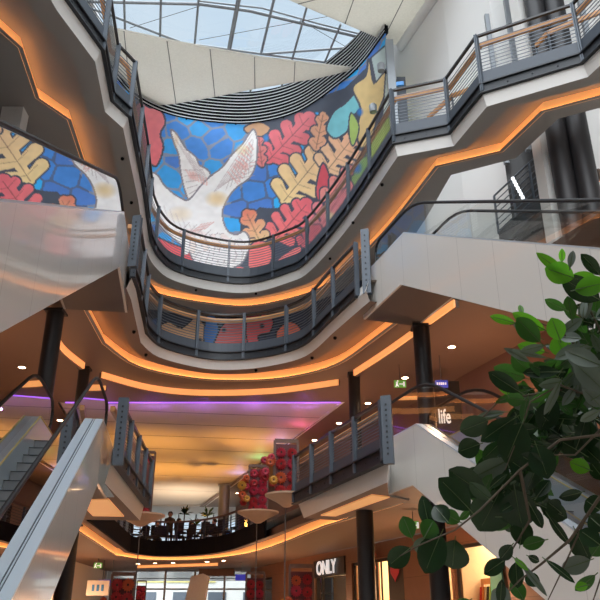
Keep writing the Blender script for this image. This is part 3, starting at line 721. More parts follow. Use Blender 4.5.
# louvre band above the mural
def louvre():
    t = thing('louvre_screen', 'dark curved band of horizontal louvre slats above the mural', 'louvre', (-2, 29.2, 24.2))
    P = [(p[0], p[1], 24.2) for p in MUR]
    m = MB(); m.sweep(P, [(-.12, 0), (-.05, 0), (-.05, 2.0), (-.12, 2.0)]); m.build('backing', M['louver'], t)
    n = 10
    m = MB()
    for k in range(n):
        z = .04+k*.19; m.sweep(P, [(.06, z), (.085, z), (.085, z+.035), (.06, z+.035)])
    m.build('slats', M['slat'], t)
    for p in resample(P, 2.4):
        m = MB(); m.box((p.x, p.y-.02, 25.1), (.06, .06, 1.9)); m.build('bracket', M['louver'], t)
louvre()

# ------------------------------------------------------------------ roof: beige ceiling sails, steel tubes, glass
ZR = 24.6
def sail(lab, pts, seams):
    t = thing('ceiling_sail', lab, 'ceiling panel', (*pts[0][:2], ZR))
    m = MB(); m.prism(pts, ZR, ZR+.10); m.build('membrane', M['beige'], t)
    for a, b in seams:
        m = MB(); m.bar((*a, ZR-.004), (*b, ZR-.004), .035, .012); m.build('seam', M['seam'], t)
Zq = lambda *q: tuple(atz(*q, ZR)[:2])
sail('long tapering beige ceiling sail above the left part of the mural', [Zq(60, 10), Zq(118, 30), Zq(180, 43), Zq(262, 58), Zq(330, 66), Zq(357, 69), Zq(320, 78), Zq(255, 89), Zq(215, 97), Zq(175, 104), Zq(138, 107), Zq(100, 70)],
     [(Zq(167, 41), Zq(176, 104)), (Zq(210, 49), Zq(215, 97)), (Zq(254.5, 57), Zq(255, 89)), (Zq(295, 62), Zq(294, 82)), (Zq(124, 31), Zq(132, 108))])
sail('wide beige ceiling sail at the upper right beside the tall white wall', [Zq(284, -2), Zq(345, 24), Zq(394, 45), Zq(404, 46), Zq(440, -2), Zq(470, -40), Zq(240, -40)],
     [(Zq(322, -2), Zq(298, 4)), (Zq(357, -10), Zq(345, 24)), (Zq(408, -10), Zq(384, 38))])
def tubes():
    zt = 26.2
    t = thing('roof_truss', 'grey steel tubes carrying the glass roof', 'roof truss', (*atz(250, 12, zt)[:2], zt))
    Q = lambda *q: atz(*q, zt)
    m = MB(); m.tube([Q(60, 1), Q(110, 2), Q(199, 4), Q(250, 11), Q(317, 27), Q(384, 43)], .07); m.tube([Q(199, 1), Q(262, 8), Q(320, 24), Q(384, 40)], .04); m.build('main_tube', M['pipe'], t, smooth=True)
    for a, b in (((110, 15), (180, 42)), ((262, 54), (386, 45)), ((160, 40), (262, 54)), ((60, -2), (110, 15)), ((262, 54), (370, 68))):
        m = MB(); m.tube([Q(*a), Q(*b)], .055); m.build('tube', M['pipe'], t, smooth=True)
    for a, b, r in (((124, -5), (125, 31), .05), ((161, -5), (160, 40), .05), ((199, -5), (194.5, 46), .05), ((240, -8), (229, 50), .10), ((275, -5), (261, 54), .06), ((308, 3), (292, 60), .05), ((341, 24), (324, 64), .05), ((252, 86), (249, 96), .05), ((283, 82), (280, 92), .05), ((213, 92), (212, 100), .05)):
        m = MB(); m.tube([Q(*a), Q(*b)], r); m.build('mullion', M['pipe'], t, smooth=True)
    for a, b in (((130, 28), (200, 6)), ((300, 20), (372, 62)), ((199, 40), (330, 16))):
        m = MB(); m.tube([Q(*a), Q(*b)], .012); m.build('tie_cable', M['cable'], t)
tubes()
m = MB(); m.quad((-9, 2, 26.6), (8, 2, 26.6), (8, 36, 26.6), (-9, 36, 26.6)); struct(m.build('window_1', M['roofglass'])); 
# upper right tube along the sail edge
m = MB(); a = atz(438, -8, 24.3); b = atz(401, 47, 24.3); m.tube([a, b], .22, 14); struct(m.build('trim_1', M['white'], smooth=True))
# ------------------------------------------------------------------ building envelope
def wallq(name, pts, z0, z1, mt, th=.12):
    m = MB(); m.sweep([(p[0], p[1], 0) for p in pts], [(0, z0), (th, z0), (th, z1), (0, z1)]); return struct(m.build(name, mt))
wallq('wall_upper_right', [(3.9, 25.6), (5.5, 21.3), (6.6, 19.3), (14, 18.4)][::-1], ZF2, 26.4, M['white'])
wallq('wall_left', [(-14, -6), (-14, 60)], 0, 26.6, M['soffit_warm_lit'])
wallq('wall_right', [(14, -6), (14, 60)][::-1], 0, 26.6, M['white'])
wallq('wall_front', [(14, -6), (-14, -6)], 0, 16, M['soffit_warm_lit'])
wallq('wall_upper_left', [(-14, 27), (-8.75, 25.8)], ZF3, 26.6, M['white'])
for nm, q in (('ceiling_left', [(-14, -6), (-9, -6), (-9, 36), (-14, 36)]), ('ceiling_right', [(8, -6), (14, -6), (14, 36), (8, 36)])):
    m = MB(); m.prism(q, 26.5, 26.8); struct(m.build(nm, M['white']))
m = MB(); m.quad((-14, -6, 0), (14, -6, 0), (14, 60, 0), (-14, 60, 0)); struct(m.build('floor', M['tile']))
# second-to-third floor right: white wall pieces behind the upper right escalator, dark opening with stair
def uq(px, py, y): return aty(px, py, y)
m = MB(); m.extr([Vector((6.38, 19.3, ZF2)), Vector((8.2, 18.7, ZF2)), Vector((8.2, 18.7, 17.6)), Vector((6.38, 19.3, 17.6))], (-.03, -.08, 0)); struct(m.build('dark_opening_sheet', M['shopblack']))  # black sheet painting the darkness of the stair opening
m = MB(); m.box((6.78, 17.35, 16.5), (.22, .4, 13.0), .3); struct(m.build('trim_2', M['fascia']))
m = MB(); m.poly([(2.6, 18.2, ZF2), (5.1, 24.7, ZF2), (14, 22, ZF2), (14, 8, ZF2), (9.2, 8, ZF2), (4.7, 18.2, ZF2)]); struct(m.build('floor_second_right', M['tile']))
def stair_rail():
    a0 = aty(494, 196, 19.3); a1 = aty(547, 146, 18.2); dn = Vector((0, 0, -1.25))
    t = thing('stair_railing', 'grey railing with horizontal bars sloping up behind the upper right escalator', 'railing', a0+dn)
    m = MB(); m.tube([a0, a1], .03); m.build('top_rail', M['steel'], t)
    m = MB()
    for k in range(1, 7): m.tube([a0+dn*k/6, a1+dn*k/6], .016, 6)
    m.build('infill_rods', M['rod'], t)
    for q in (0, .33, .66, 1):
        p = a0+(a1-a0)*q; m = MB(); m.box((p.x, p.y, p.z-.65), (.05, .09, 1.3)); m.build('post', M['steel'], t)
    m = MB(); m.extr([a0+dn+Vector((0, 0, .05)), a1+dn+Vector((0, 0, .05)), a1+dn+Vector((0, 0, -.5)), a0+dn+Vector((0, 0, -.5))], (.1, .3, 0)); m.build('stringer', M['steel_dark'], t)
    m = MB(); m.tube([a0+dn*.75+Vector((.25, .5, 0)), a1+dn*.75+Vector((.25, .5, 0))], .05); m.build('wood_handrail', M['wood'], t)
stair_rail()
t = thing('tube_lamp', 'slim row of white lights beside the grey stair railing', 'light', aty(523, 199, 18.4))
m = MB(); a, b = aty(512, 177, 18.4), aty(523.5, 199, 18.4); m.bar(a+Vector((.05, .08, 0)), b+Vector((.05, .08, 0)), .10, .05); m.build('housing', M['pipe'], t)
for k in range(7):
    p = a+(b-a)*(k+.5)/7; m = MB(); m.lathe([(.0, -.055), (.05, -.03), (.05, .03), (0, .055)], p, 10); m.build('lamp', M['tube'], t)
def inner_rail():
    pts = [atz(*q, 15.9) for q in ((428, 118), (452, 96), (476, 87))]; pts2 = [atz(*q, 16.1) for q in ((536, 46), (548, 33), (600, 12))]
    for lab, P in (('low oak handrail behind the highest railing left of the glazed gap', pts), ('low oak handrail behind the highest railing at the right edge', pts2)):
        t = thing('inner_handrail', lab, 'handrail', (P[0].x, P[0].y, ZF3)); m = MB()
        for a, b in zip(P[:-1], P[1:]): m.bar(a, b, .07, .13)
        m.build('wood_rail', M['wood'], t)
        for p in P: m = MB(); m.box((p.x, p.y, (p.z+ZF3)/2), (.05, .05, p.z-ZF3)); m.build('post', M['steel'], t)
inner_rail()
# third floor glazing frame behind the railing at the right
t = thing('shop_window', 'tall grey framed glazing behind the right end of the highest railing', 'window', (7.5, 16.6, ZF3))
W0, W1 = Vector((6.3, 18.9, 0)), Vector((8.2, 16.2, 0))
for k in range(5):
    p = W0+(W1-W0)*k/4; m = MB(); m.box((p.x, p.y, 17.6), (.14 if k != 2 else .34, .14, 6)); m.build('mullion', M['pipe'] if k != 2 else M['white'], t)
m = MB(); m.quad(W0+Vector((0, 0, ZF3+.05)), W1+Vector((0, 0, ZF3+.05)), W1+Vector((0, 0, 20.6)), W0+Vector((0, 0, 20.6))); m.build('pane', M['shopglass'], t)
# left side, second floor: white pier and dark window frame
m = MB(); p = atz(20, 109, ZS3); m.box((p.x-.15, p.y+.1, 12.0), (.55, .4, 4.0)); struct(m.build('trim_3', M['white']))
t = thing('dark_window', 'dark framed window at the far left edge beside the white pier', 'window', (-7.9, 14.6, ZF2))
m = MB(); m.box((-7.75, 14.7, 12.0), (.10, .5, 4.0)); m.box((-7.9, 13.9, 12.0), (.1, .1, 4.0)); m.build('frame', M['steel_dark'], t)
m = MB(); m.box((-7.95, 14.0, 12.0), (.02, 1.4, 4.0)); m.build('pane', M['kick'], t)

# ------------------------------------------------------------------ far lit ceiling, back glazing
m = MB()
m.poly([(-9, 26.7, 9.45), (1.6, 26.7, 9.45), (-6.6, 52, 9.45), (-12.2, 52, 9.45)])
v = struct(m.build('ceiling_far', M['vault']))
m = MB(); m.prism([(1.60, 26.6), (1.66, 26.6), (-6.5, 52), (-6.56, 52)], 9.34, 9.5); m.prism([(-14, 26.65), (5.3, 26.65), (14, 24), (14, 60), (-14, 60)], 9.7, 9.9); struct(m.build('light_leak_cover', M['white']))  # edge strip and unseen slab added to block light leaking in from above
for k, q in enumerate(((28.6, .05), (30.4, .05), (32.5, .05), (35, .05), (38, .05), (41.5, .05), (46, .05))):
    y = q[0]; x1 = 1.6-(y-26.7)*8.2/25.3; x0 = -9-(y-26.7)*3.2/25.3
    m = MB(); m.bar((x0, y-.9, 9.44), (x1, y+.6, 9.44), .035, .004); m.build('seam', M['seam'], v)
m = MB(); m.box((-3.6, 26.60, 9.33), (10.2, .05, .04)); tag(m.build('violet_light_strip', M['purple']), 'violet light strip along the near edge of the amber far ceiling', 'light')
def back_window(nm, x0, x1, y, z0, z1, nx, nz):
    o = MB(); o.quad((x0, y, z0), (x1, y, z0), (x1, y, z1), (x0, y, z1)); w = struct(o.build(nm, M['roofglass']))
    for k in range(nx+1):
        m = MB(); m.box((x0+(x1-x0)*k/nx, y, (z0+z1)/2), (.10, .12, z1-z0)); m.build('mullion', M['pipe'], w)
    for k in range(nz+1):
        m = MB(); m.box(((x0+x1)/2, y, z0+(z1-z0)*k/nz), (x1-x0, .08, .08)); m.build('transom', M['pipe'], w)
back_window('window_2', -14, -2.5, 56, ZF1, 9.45, 9, 4)
back_window('window_3', -10.2, -2.4, 41.5, 0, ZS1, 5, 5)
wallq('wall_back_first', [(-2.4, 56.2), (14, 56.2)][::-1], ZF1, 9.45, M['cream'])
m = MB(); m.prism([(-14, 52, ), (14, 52), (14, 60), (-14, 60)], 9.4, 9.7); struct(m.build('ceiling_back', M['white']))
m = MB(); m.prism([(-10.4, 39.4), (-2.3, 39.4), (-2.3, 41.6), (-10.4, 41.6)], 4.5, 4.8); struct(m.build('ceiling_ground_back', M['soffit_warm_lit']))
wallq('wall_first_right', [(7.9, 17.0), (6.5, 20.55), (5.0, 24.6), (-4.4, 52), (-4.4, 56)], ZF1, ZS2, M['gallery'])
wallq('wall_first_left', [(-12.5, 14), (-12.5, 56)], ZF1, ZS2, M['soffit_warm_lit'])
# plaza and house beyond the ground floor glazing
m = MB(); m.quad((-60, 60, -.02), (60, 60, -.02), (60, 160, -.02), (-60, 160, -.02)); m.quad((-14, 41.6, -.01), (14, 41.6, -.01), (14, 60, -.01), (-14, 60, -.01)); struct(m.build('ground', M['tower']))
def house():
    t = thing('building', 'pale building with a yellow band seen through the far ground floor glazing', 'building', (-11, 75, 0))
    m = MB(); m.box((-11, 78, 3.6), (26, 6, 7.2)); m.build('wall', M['facade'], t)
    m = MB(); m.box((-12, 74.95, 6.1), (8, .12, .6)); m.build('band', M['facade2'], t)
    for k in range(7):
        for z in (1.6, 4.2):
            m = MB(); m.box((-21+k*3.3, 74.95, z), (1.7, .1, 1.5)); m.build('window', M['steel'], t)
house()
# beige leaning slab standing in for a far escalator side, and dark box in the far ground floor hall
t = thing('escalator_side_slab', 'leaning beige slab in front of the far ground floor glazing', 'escalator_side', (-4.6, 33, 0), local=False)
a = [aty(*q, 33) for q in ((182, 612), (203, 612), (208.5, 576), (203, 573.5), (191, 576))]
m = MB(); m.extr([Vector((a[0].x, 33, 0)), Vector((a[1].x, 33, 0)), a[1], a[2], a[3], a[4], a[0]], (0, .5, 0)); m.build('slab', M['beige'], t)
m = MB(); m.box((a[0].x+.4, 33.2, .05), (1.6, 1.0, .1)); m.build('base', M['steel'], t)
m = MB(); p = aty(217, 572.5, 38); m.box((p.x, 38, p.z), (1.7, .5, .32)); tag(m.build('hanging_beam', M['frame']), 'short dark box beam hanging from the far ground floor ceiling', 'beam')

# ------------------------------------------------------------------ ground floor shops (right wall line and left wall)
WA, WB = Vector((-2.5, 40, 0)), Vector((7.3, 17.3, 0)); WD = (WB-WA).normalized(); WN = Vector((-WD.y, WD.x, 0))   # WN points to the shop side
def wt(px, py=585):
    p = atplane(px, py, WA, WN); return (p-WA).dot(WD)
def wpt(tt, z, back=0): p = WA+WD*tt+WN*back; return Vector((p.x, p.y, z))
LW = (WB-WA).length
openings = [(wt(255), wt(272)), (wt(315), wt(346)), (wt(352), wt(360)), (wt(374), wt(404)), (wt(432), wt(452)), (wt(455), wt(500))]
t_ = 0
m = MB()
def wseg(a, b, z0, z1):
    m.extr([wpt(a, z0), wpt(b, z0), wpt(b, z1), wpt(a, z1)], WN*.25)
for a, b in openings:
    wseg(t_, a, 0, ZS1); wseg(a, b, 3.95, ZS1); t_ = b
wseg(t_, LW, 0, ZS1)
struct(m.build('wall_ground_right', M['brownwall']))
m = MB(); 
m.quad(wpt(0, 0, 4), wpt(LW, 0, 4), wpt(LW, ZS1, 4), wpt(0, ZS1, 4))
m.quad(wpt(0, ZS1-.02, .25), wpt(LW, ZS1-.02, .25), wpt(LW, ZS1-.02, 4), wpt(0, ZS1-.02, 4))
for a, b in openings:
    m.quad(wpt(a-.3, 0, .25), wpt(a-.3, 0, 4), wpt(a-.3, ZS1, 4), wpt(a-.3, ZS1, .25)); m.quad(wpt(b+.2, 0, .25), wpt(b+.2, 0, 4), wpt(b+.2, ZS1, 4), wpt(b+.2, ZS1, .25))
struct(m.build('wall_shop_back', M['cream']))
names = ['narrow lit shop front far along the right ground floor wall', 'lit clothing shop front under the white ONLY sign', 'narrow lit opening beside the ground floor column', 'shop front with red heart poster right of the column',
         'narrow shop front behind the lower leaves', 'open shop front with hanging clothes under the leaves']
for k, (a, b) in enumerate(openings):
    t = thing('storefront', names[k], 'shop front', wpt((a+b)/2, 0, .1))
    m = MB()
    for q in (a+.04, b-.04): m.bar(wpt(q, 0, .12), wpt(q, 3.95, .12), .08, .1)
    m.bar(wpt(a, 3.9, .12), wpt(b, 3.9, .12), .1, .1)
    if k in (1, 3): m.bar(wpt(a+(b-a)*.18, 0, .12), wpt(a+(b-a)*.18, 3.9, .12), .06, .08)
    m.build('frame', M['shopblack'], t)
    m = MB(); m.quad(wpt(a, .02, .13), wpt(b, .02, .13), wpt(b, 3.9, .13), wpt(a, 3.9, .13)); m.build('pane', M['shopglass'], t)
    m = MB(); m.extr([wpt(a+.2, 2.9, 3.4), wpt(b-.2, 2.9, 3.4), wpt(b-.2, 2.95, 3.4), wpt(a+.2, 2.95, 3.4)], WN*.4); m.build('shelf', M['wood'], t)
    # warm shop light
    ld = bpy.data.lights.new('shop_light', 'AREA'); ld.shape = 'RECTANGLE'; ld.size = max(.8, (b-a)*.8); ld.size_y = 2; ld.energy = (260 if k in (1, 3) else 120)*max(1, (b-a)/1.5); ld.color = (1, .72, .42)
    lo = bpy.data.objects.new('shop_light', ld); C.objects.link(lo); lo.location = wpt((a+b)/2, ZS1-.1, 2.2); lo.rotation_euler = (0, 0, math.atan2(WD.y, WD.x))
def text(body, name, size, loc, xdir, label, mt, ext=.03, cat='sign', parent=None, width=None):
    cu = bpy.data.curves.new(name, 'FONT'); cu.body = body; cu.size = size; cu.extrude = ext; cu.offset = .008
    cu.align_x = 'CENTER'; cu.align_y = 'CENTER'
    o = bpy.data.objects.new(name, cu); C.objects.link(o)
    xd = Vector(xdir).normalized(); zd = Vector((0, 0, 1)); nd = xd.cross(zd)
    R_ = Matrix((xd, zd, nd)).transposed().to_4x4()
    dg = bpy.context.evaluated_depsgraph_get(); me = bpy.data.meshes.new_from_object(o.evaluated_get(dg)); bpy.data.objects.remove(o)
    sx = 1.0
    if width: sx = width/max(1e-6, max(v.co.x for v in me.vertices)-min(v.co.x for v in me.vertices))
    mo = bpy.data.objects.new(name, me); C.objects.link(mo); me.materials.clear(); me.materials.append(mt)
    me.transform(Matrix.Translation(loc) @ R_ @ Matrix.Diagonal((sx, 1, 1, 1)))
    if parent:
        mo.parent = parent; mo.matrix_parent_inverse = parent.matrix_basis.inverted()
    elif label: tag(mo, label, cat)
    return mo
a0, b0 = openings[1]
pO = atplane(328.5, 568, WA, WN); tO = (pO-WA).dot(WD)
m = MB(); m.extr([wpt(a0, pO.z-.32, -.06), wpt(b0, pO.z-.32, -.06), wpt(b0, pO.z+.34, -.06), wpt(a0, pO.z+.34, -.06)], WN*.05); tag(m.build('sign_board', M['shopblack']), 'black fascia board behind the white ONLY lettering', 'board')
text('ONLY', 'shop_sign', .74, wpt(tO, pO.z, -.12), WD, 'white illuminated ONLY lettering over a ground floor shop', M['signw'], .02, width=abs(wt(340, 565)-wt(319, 565))*.92)
# poster with heart at the shop right of the column
a0, b0 = openings[3]
t = thing('poster', 'dark poster with a red heart in the shop front right of the column', 'poster', wpt(a0+(b0-a0)*.72, 1.0, 0))
pz = atplane(395, 572, WA, WN); tq = (pz-WA).dot(WD)
m = MB(); m.extr([wpt(tq-.5, 2.0, .02), wpt(tq+.5, 2.0, .02), wpt(tq+.5, 3.7, .02), wpt(tq-.5, 3.7, .02)], WN*.03); m.build('sheet', M['shopblack'], t)
m = MB(); hp = []
for k in range(24):
    a = 2*PI*k/24; hp.append(wpt(tq+.019*16*math.sin(a)**3, pz.z+.019*(13*math.cos(a)-5*math.cos(2*a)-2*math.cos(3*a)-math.cos(4*a)), .0))
m.extr(hp, -WN*.02); m.build('heart', mat('red_heart', (.75, .06, .09), .5), t)
pz = atplane(376, 562, WA, WN); tq = (pz-WA).dot(WD)
t = thing('wall_lamp', 'round red sign on the shop front beside the ground floor column', 'sign', wpt(tq, pz.z, -.2))
for dz in (.25, -.2):
    m = MB(); m.lathe([(0, -.22), (.16, -.15), (.22, 0), (.16, .15), (0, .22)], (wpt(tq, 0, -.25).x, wpt(tq, 0, -.25).y, pz.z+dz), 14); m.build('red_ball', M['petal'], t, smooth=True)
# clothes on a rail in the open shop
a0, b0 = openings[5]
t0, t1 = wt(457), wt(476)
t = thing('clothes_rail', 'wooden clothes rail in the open shop under the leaves', 'clothes rail', wpt((t0+t1)/2, 0, .9))
m = MB(); m.bar(wpt(t0, 2.95, .9), wpt(t1, 2.95, .9), .06, .16); m.bar(wpt(t0, 1.7, .9), wpt(t1, 1.7, .9), .3, .05); m.bar(wpt(t0, 0, .9), wpt(t0, 3.0, .9), .06, .06); m.bar(wpt(t1, 0, .9), wpt(t1, 3.0, .9), .06, .06); m.build('frame', M['wood'], t)
gcol = [('red', (.55, .04, .03)), ('orange', (.6, .22, .05)), ('cream', (.7, .6, .42)), ('black', (.02, .02, .02)), ('lime green', (.35, .55, .12)), ('mint green', (.35, .65, .45)), ('pale blue', (.4, .5, .6)), ('dark green', (.05, .18, .08))]
for k, (cn, cc) in enumerate(gcol):
    q = t0+(t1-t0)*(k+.6)/(len(gcol)+.4); h = .95+.1*(k % 3); p = wpt(q, 2.86, .9); 
    m = MB(); w = (t1-t0)/9
    m.extr([wpt(q-w*.45, 2.86-h, .65), wpt(q-w*.2, 2.80, .78), wpt(q+w*.2, 2.80, .78), wpt(q+w*.45, 2.86-h, .65)], WN*.45); m.bar(wpt(q, 2.78, .9), wpt(q, 2.9, .9), .015, .015)
    tag(m.build('garment', mat('cloth_'+cn.replace(' ', '_'), cc, .8)), cn+' garment hanging on the clothes rail under the leaves', 'garment', 'garments on the shop rail')
m = MB(); pz = atplane(499, 577, WA, WN); tq = (pz-WA).dot(WD); m.extr([wpt(tq-.35, .6, -.1), wpt(tq+.3, .6, -.1), wpt(tq+.25, 3.4, -.1), wpt(tq-.25, 3.4, -.1)], WN*.05)
tag(m.build('banner', mat('mint_banner', (.15, .55, .45), .6, noise=.3, nscale=2)), 'mint green banner by the shops under the leaves', 'banner')
# left ground floor wall with lit shop
wallq('wall_ground_left', [(-10.4, 12), (-10.4, 26)], 0, ZS1, M['brownwall']); wallq('wall_ground_left_far', [(-10.4, 31), (-10.4, 41.5)], 0, ZS1, M['cream'])
m = MB(); m.quad((-13, 25.5, 0), (-13, 31.5, 0), (-13, 31.5, ZS1), (-13, 25.5, ZS1)); struct(m.build('wall_shop_left', M['cream']))
t = thing('storefront', 'brown framed shop front at the far left of the ground floor', 'shop front', (-10.4, 28.5, 0))
m = MB()
for y in (26, 27.2, 28.5, 29.8, 31): m.box((-10.4, y, 2.0), (.12, .14, 4.0))
m.box((-10.4, 28.5, 4.1), (.2, 5, .8)); m.build('frame', M['brownwall'], t)
m = MB(); m.quad((-10.42, 26, .1), (-10.42, 31, .1), (-10.42, 31, 3.7), (-10.42, 26, 3.7)); m.build('pane', M['shopglass'], t)
t = thing('hanging_sign', 'white hanging sign board at the far left ground floor shop', 'sign', (-9.9, 33, 3.0))
p = aty(98, 588, 34); m = MB(); m.box((p.x, 34, p.z), (.95, .08, .6)); m.build('board', M['facade'], t)
p2 = aty(98, 589, 33.9); m = MB()
for k in range(3): m.box((p.x-.2+.2*k, 33.94, p.z), (.1, .02, .26))
m.build('lettering', M['bluebox'], t)
t = thing('hanging_sign', 'small blue hanging sign left of the ground floor flower display', 'sign', aty(107, 583, 34))
p = aty(107, 583, 35); m = MB(); m.box((p.x, 35, p.z), (.75, .1, .26)); m.build('board', M['signblue'], t)
m = MB(); m.bar((p.x-.2, 35, p.z+.1), (p.x-.2, 35, ZS1), .02, .02); m.bar((p.x+.2, 35, p.z+.1), (p.x+.2, 35, ZS1), .02, .02); m.build('hanger', M['cable'], t)
t = thing('hanging_sign', 'small blue hanging sign left of the narrow flower display in the hall', 'sign', aty(241, 577, 34))
p = aty(241, 577.5, 36); m = MB(); m.box((p.x, 36, p.z), (.5, .1, .26)); m.build('board', M['signblue'], t)
m = MB(); m.bar((p.x, 36, p.z+.1), (p.x, 36, ZS1), .02, .02); m.build('hanger', M['cable'], t)
m = MB(); p = aty(150, 590, 39); m.box((p.x, 39, 1.3), (.7, .15, 2.6)); tag(m.build('blue_stand', M['bluebox']), 'blue upright board at the far ground floor glazing', 'board')

# ------------------------------------------------------------------ signs on level one (right gallery)
def exit_sign(lab, px, py, z, w=.42, hang=0):
    p = atz(px, py, z) if hang == 0 else aty(px, py, hang)
    t = thing('exit_sign', lab, 'sign', p)
    m = MB(); m.box(p, (w, .06, w*.62)); m.build('board', M['signgreen'], t)
    m = MB(); q = p+Vector((0, -.035, 0)); m.box(q+Vector((-.10, 0, .0)), (.06, .01, .12)); m.box(q+Vector((-.07, 0, .085)), (.04, .01, .04)); m.bar(q+Vector((-.11, 0, -.05)), q+Vector((-.15, 0, -.10)), .01, .03); m.bar(q+Vector((-.08, 0, -.05)), q+Vector((-.05, 0, -.10)), .01, .03)
    m.box(q+Vector((.03, 0, -.01)), (.12, .01, .03)); m.box(q+Vector((.12, 0, -.01)), (.05, .01, .15)); m.build('running_figure', M['signw'], t)
    m = MB(); zc = ZS2 if z > 6 else ZS1; m.bar(p+Vector((0, 0, w*.3)), (p.x, p.y, zc), .02, .02); m.build('hanger', M['cable'], t)
exit_sign('green exit sign hanging in the right first floor gallery', 400, 384, 8.7, .38)
exit_sign('small green exit sign under the ground floor ceiling at left', 98, 567-1.5, 4.2, .36)
exit_sign('green exit sign behind the lowest left leaves', 413, 525, 4.15, .3)
t = thing('hanging_sign', 'blue illuminated hanging sign in the right first floor gallery', 'sign', aty(441.5, 384, 21.5))
p = aty(441.5, 384, 21.5); m = MB(); m.box(p, (.36*1.05, .08, .22)); m.build('board', M['signblue'], t)
text('4 Gleis', 'lettering', .14, p+Vector((.0, -.05, 0)), (1, 0, 0), None, M['signw'], .004, parent=t, width=.26) if False else None
m = MB()
for k, w in enumerate((.04, .03, .05, .035, .03)): m.box(p+Vector((-.13+k*.062, -.045, 0)), (w, .01, .07))
m.build('lettering', M['signw'], t)
m = MB(); m.bar(p+Vector((0, 0, .1)), (p.x, p.y, ZS2), .018, .018); m.build('hanger', M['cable'], t)
p = aty(444.5, 417, 22.0)
t = thing('shop_sign', 'white upright shop lettering on a dark panel above the lower right escalator', 'sign', p+Vector((0, .1, -1)))
m = MB(); m.box((p.x+.1, p.y+.12, 6.9), (.9, .12, 3.6)); m.build('panel', M['shopblack'], t)
text('life', 'lettering', .62, p, (1, 0, 0), None, M['signw'], .02, parent=t, width=.36)
# downlights
def downlight(lab, px, py, z, r=.13, grp='round ceiling downlights'):
    p = atz(px, py, z); t = thing('ceiling_downlight', lab, 'light', p, group=grp)
    m = MB(); m.lathe([(r*.8, -.005), (r*.8, -.02), (r, -.02), (r*1.05, 0)], p, 20); m.build('ring', M['white'], t)
    m = MB(); m.lathe([(0, -.012), (r*.8, -.012)], p, 20); m.build('lens', M['lamp'], t)
for lab, px, py in (('round downlight in the right gallery ceiling, largest and nearest the column', 451.5, 346.6), ('round downlight above the green exit sign', 405, 377.5), ('round downlight left of the green exit sign', 368, 403),
                    ('round downlight behind the middle of the right landing railing', 339, 423), ('round downlight above the left end of the right landing railing', 314.5, 440), ('round downlight in the ceiling left of the black left column', 22, 367),
                    ('small downlight over the lower left escalator', 60, 420), ('small downlight right of the dark sign panel', 458, 407), ('small downlight farthest right behind the dark sign panel', 466, 411.5),
                    ('right one of two downlights beside the amber far ceiling', 237.6, 493), ('left one of two downlights beside the amber far ceiling', 227.5, 500)):
    downlight(lab, px, py, ZS2, .13)
for lab, px, py in (('leftmost downlight in the far ground floor ceiling', 138, 563.5), ('second downlight in the far ground floor ceiling', 155, 563), ('third downlight in the far ground floor ceiling', 173, 562.5), ('fourth downlight in the far ground floor ceiling', 207, 561.5), ('fifth and rightmost downlight in the far ground floor ceiling', 223.5, 560.5)):
    downlight(lab, px, py, ZS1, .12)
# tiny black ceiling fittings near the rims
k = 0
for lev, z, pts in (('highest balcony soffit', ZS3, ((122.5, 158), (131.5, 202), (196, 289.5), (256, 293), (330, 258), (353, 222), (382, 184))), ('lower curved balcony soffit', ZS2, ((134, 331), (146, 354), (256, 369.5), (312, 357), (335, 337)))):
    words = ['first', 'second', 'third', 'fourth', 'fifth', 'sixth', 'seventh']
    for j, q in enumerate(pts):
        p = atz(*q, z); m = MB(); m.lathe([(.05, 0), (.05, -.05), (.02, -.08), (0, -.08)], p, 10)
        tag(m.build('ceiling_fitting', M['spotblack']), words[j]+' tiny black fitting from the left on the '+lev, 'ceiling fitting', 'tiny black fittings on the soffits')

# mural floodlights near its right end
def flood(lab, px, py, y):
    p = aty(px, py, y); t = thing('floodlight', lab, 'lamp', p)
    m = MB(); m.lathe([(.0, -.2), (.14, -.2), (.16, .1), (.10, .18), (0, .18)], p, 14); m.build('body', M['pipe'], t, smooth=True)
    m = MB(); m.bar(p, p+Vector((.25, .35, 0)), .06, .06); m.build('arm', M['steel_dark'], t)
flood('grey floodlight mounted on the yellow leaf of the mural', 373, 108, 23.6); flood('small grey floodlight high beside the mural corner', 381, 67, 22.9); flood('small floodlight below the end of the louvre band', 364, 71, 25.6)
m = MB(); p = aty(400, 84, 18.6); m.box(p, (.24, .08, .14), -.2); tag(m.build('blue_sign', M['bluebox']), 'small blue sign by the steel column on the highest balcony', 'sign')

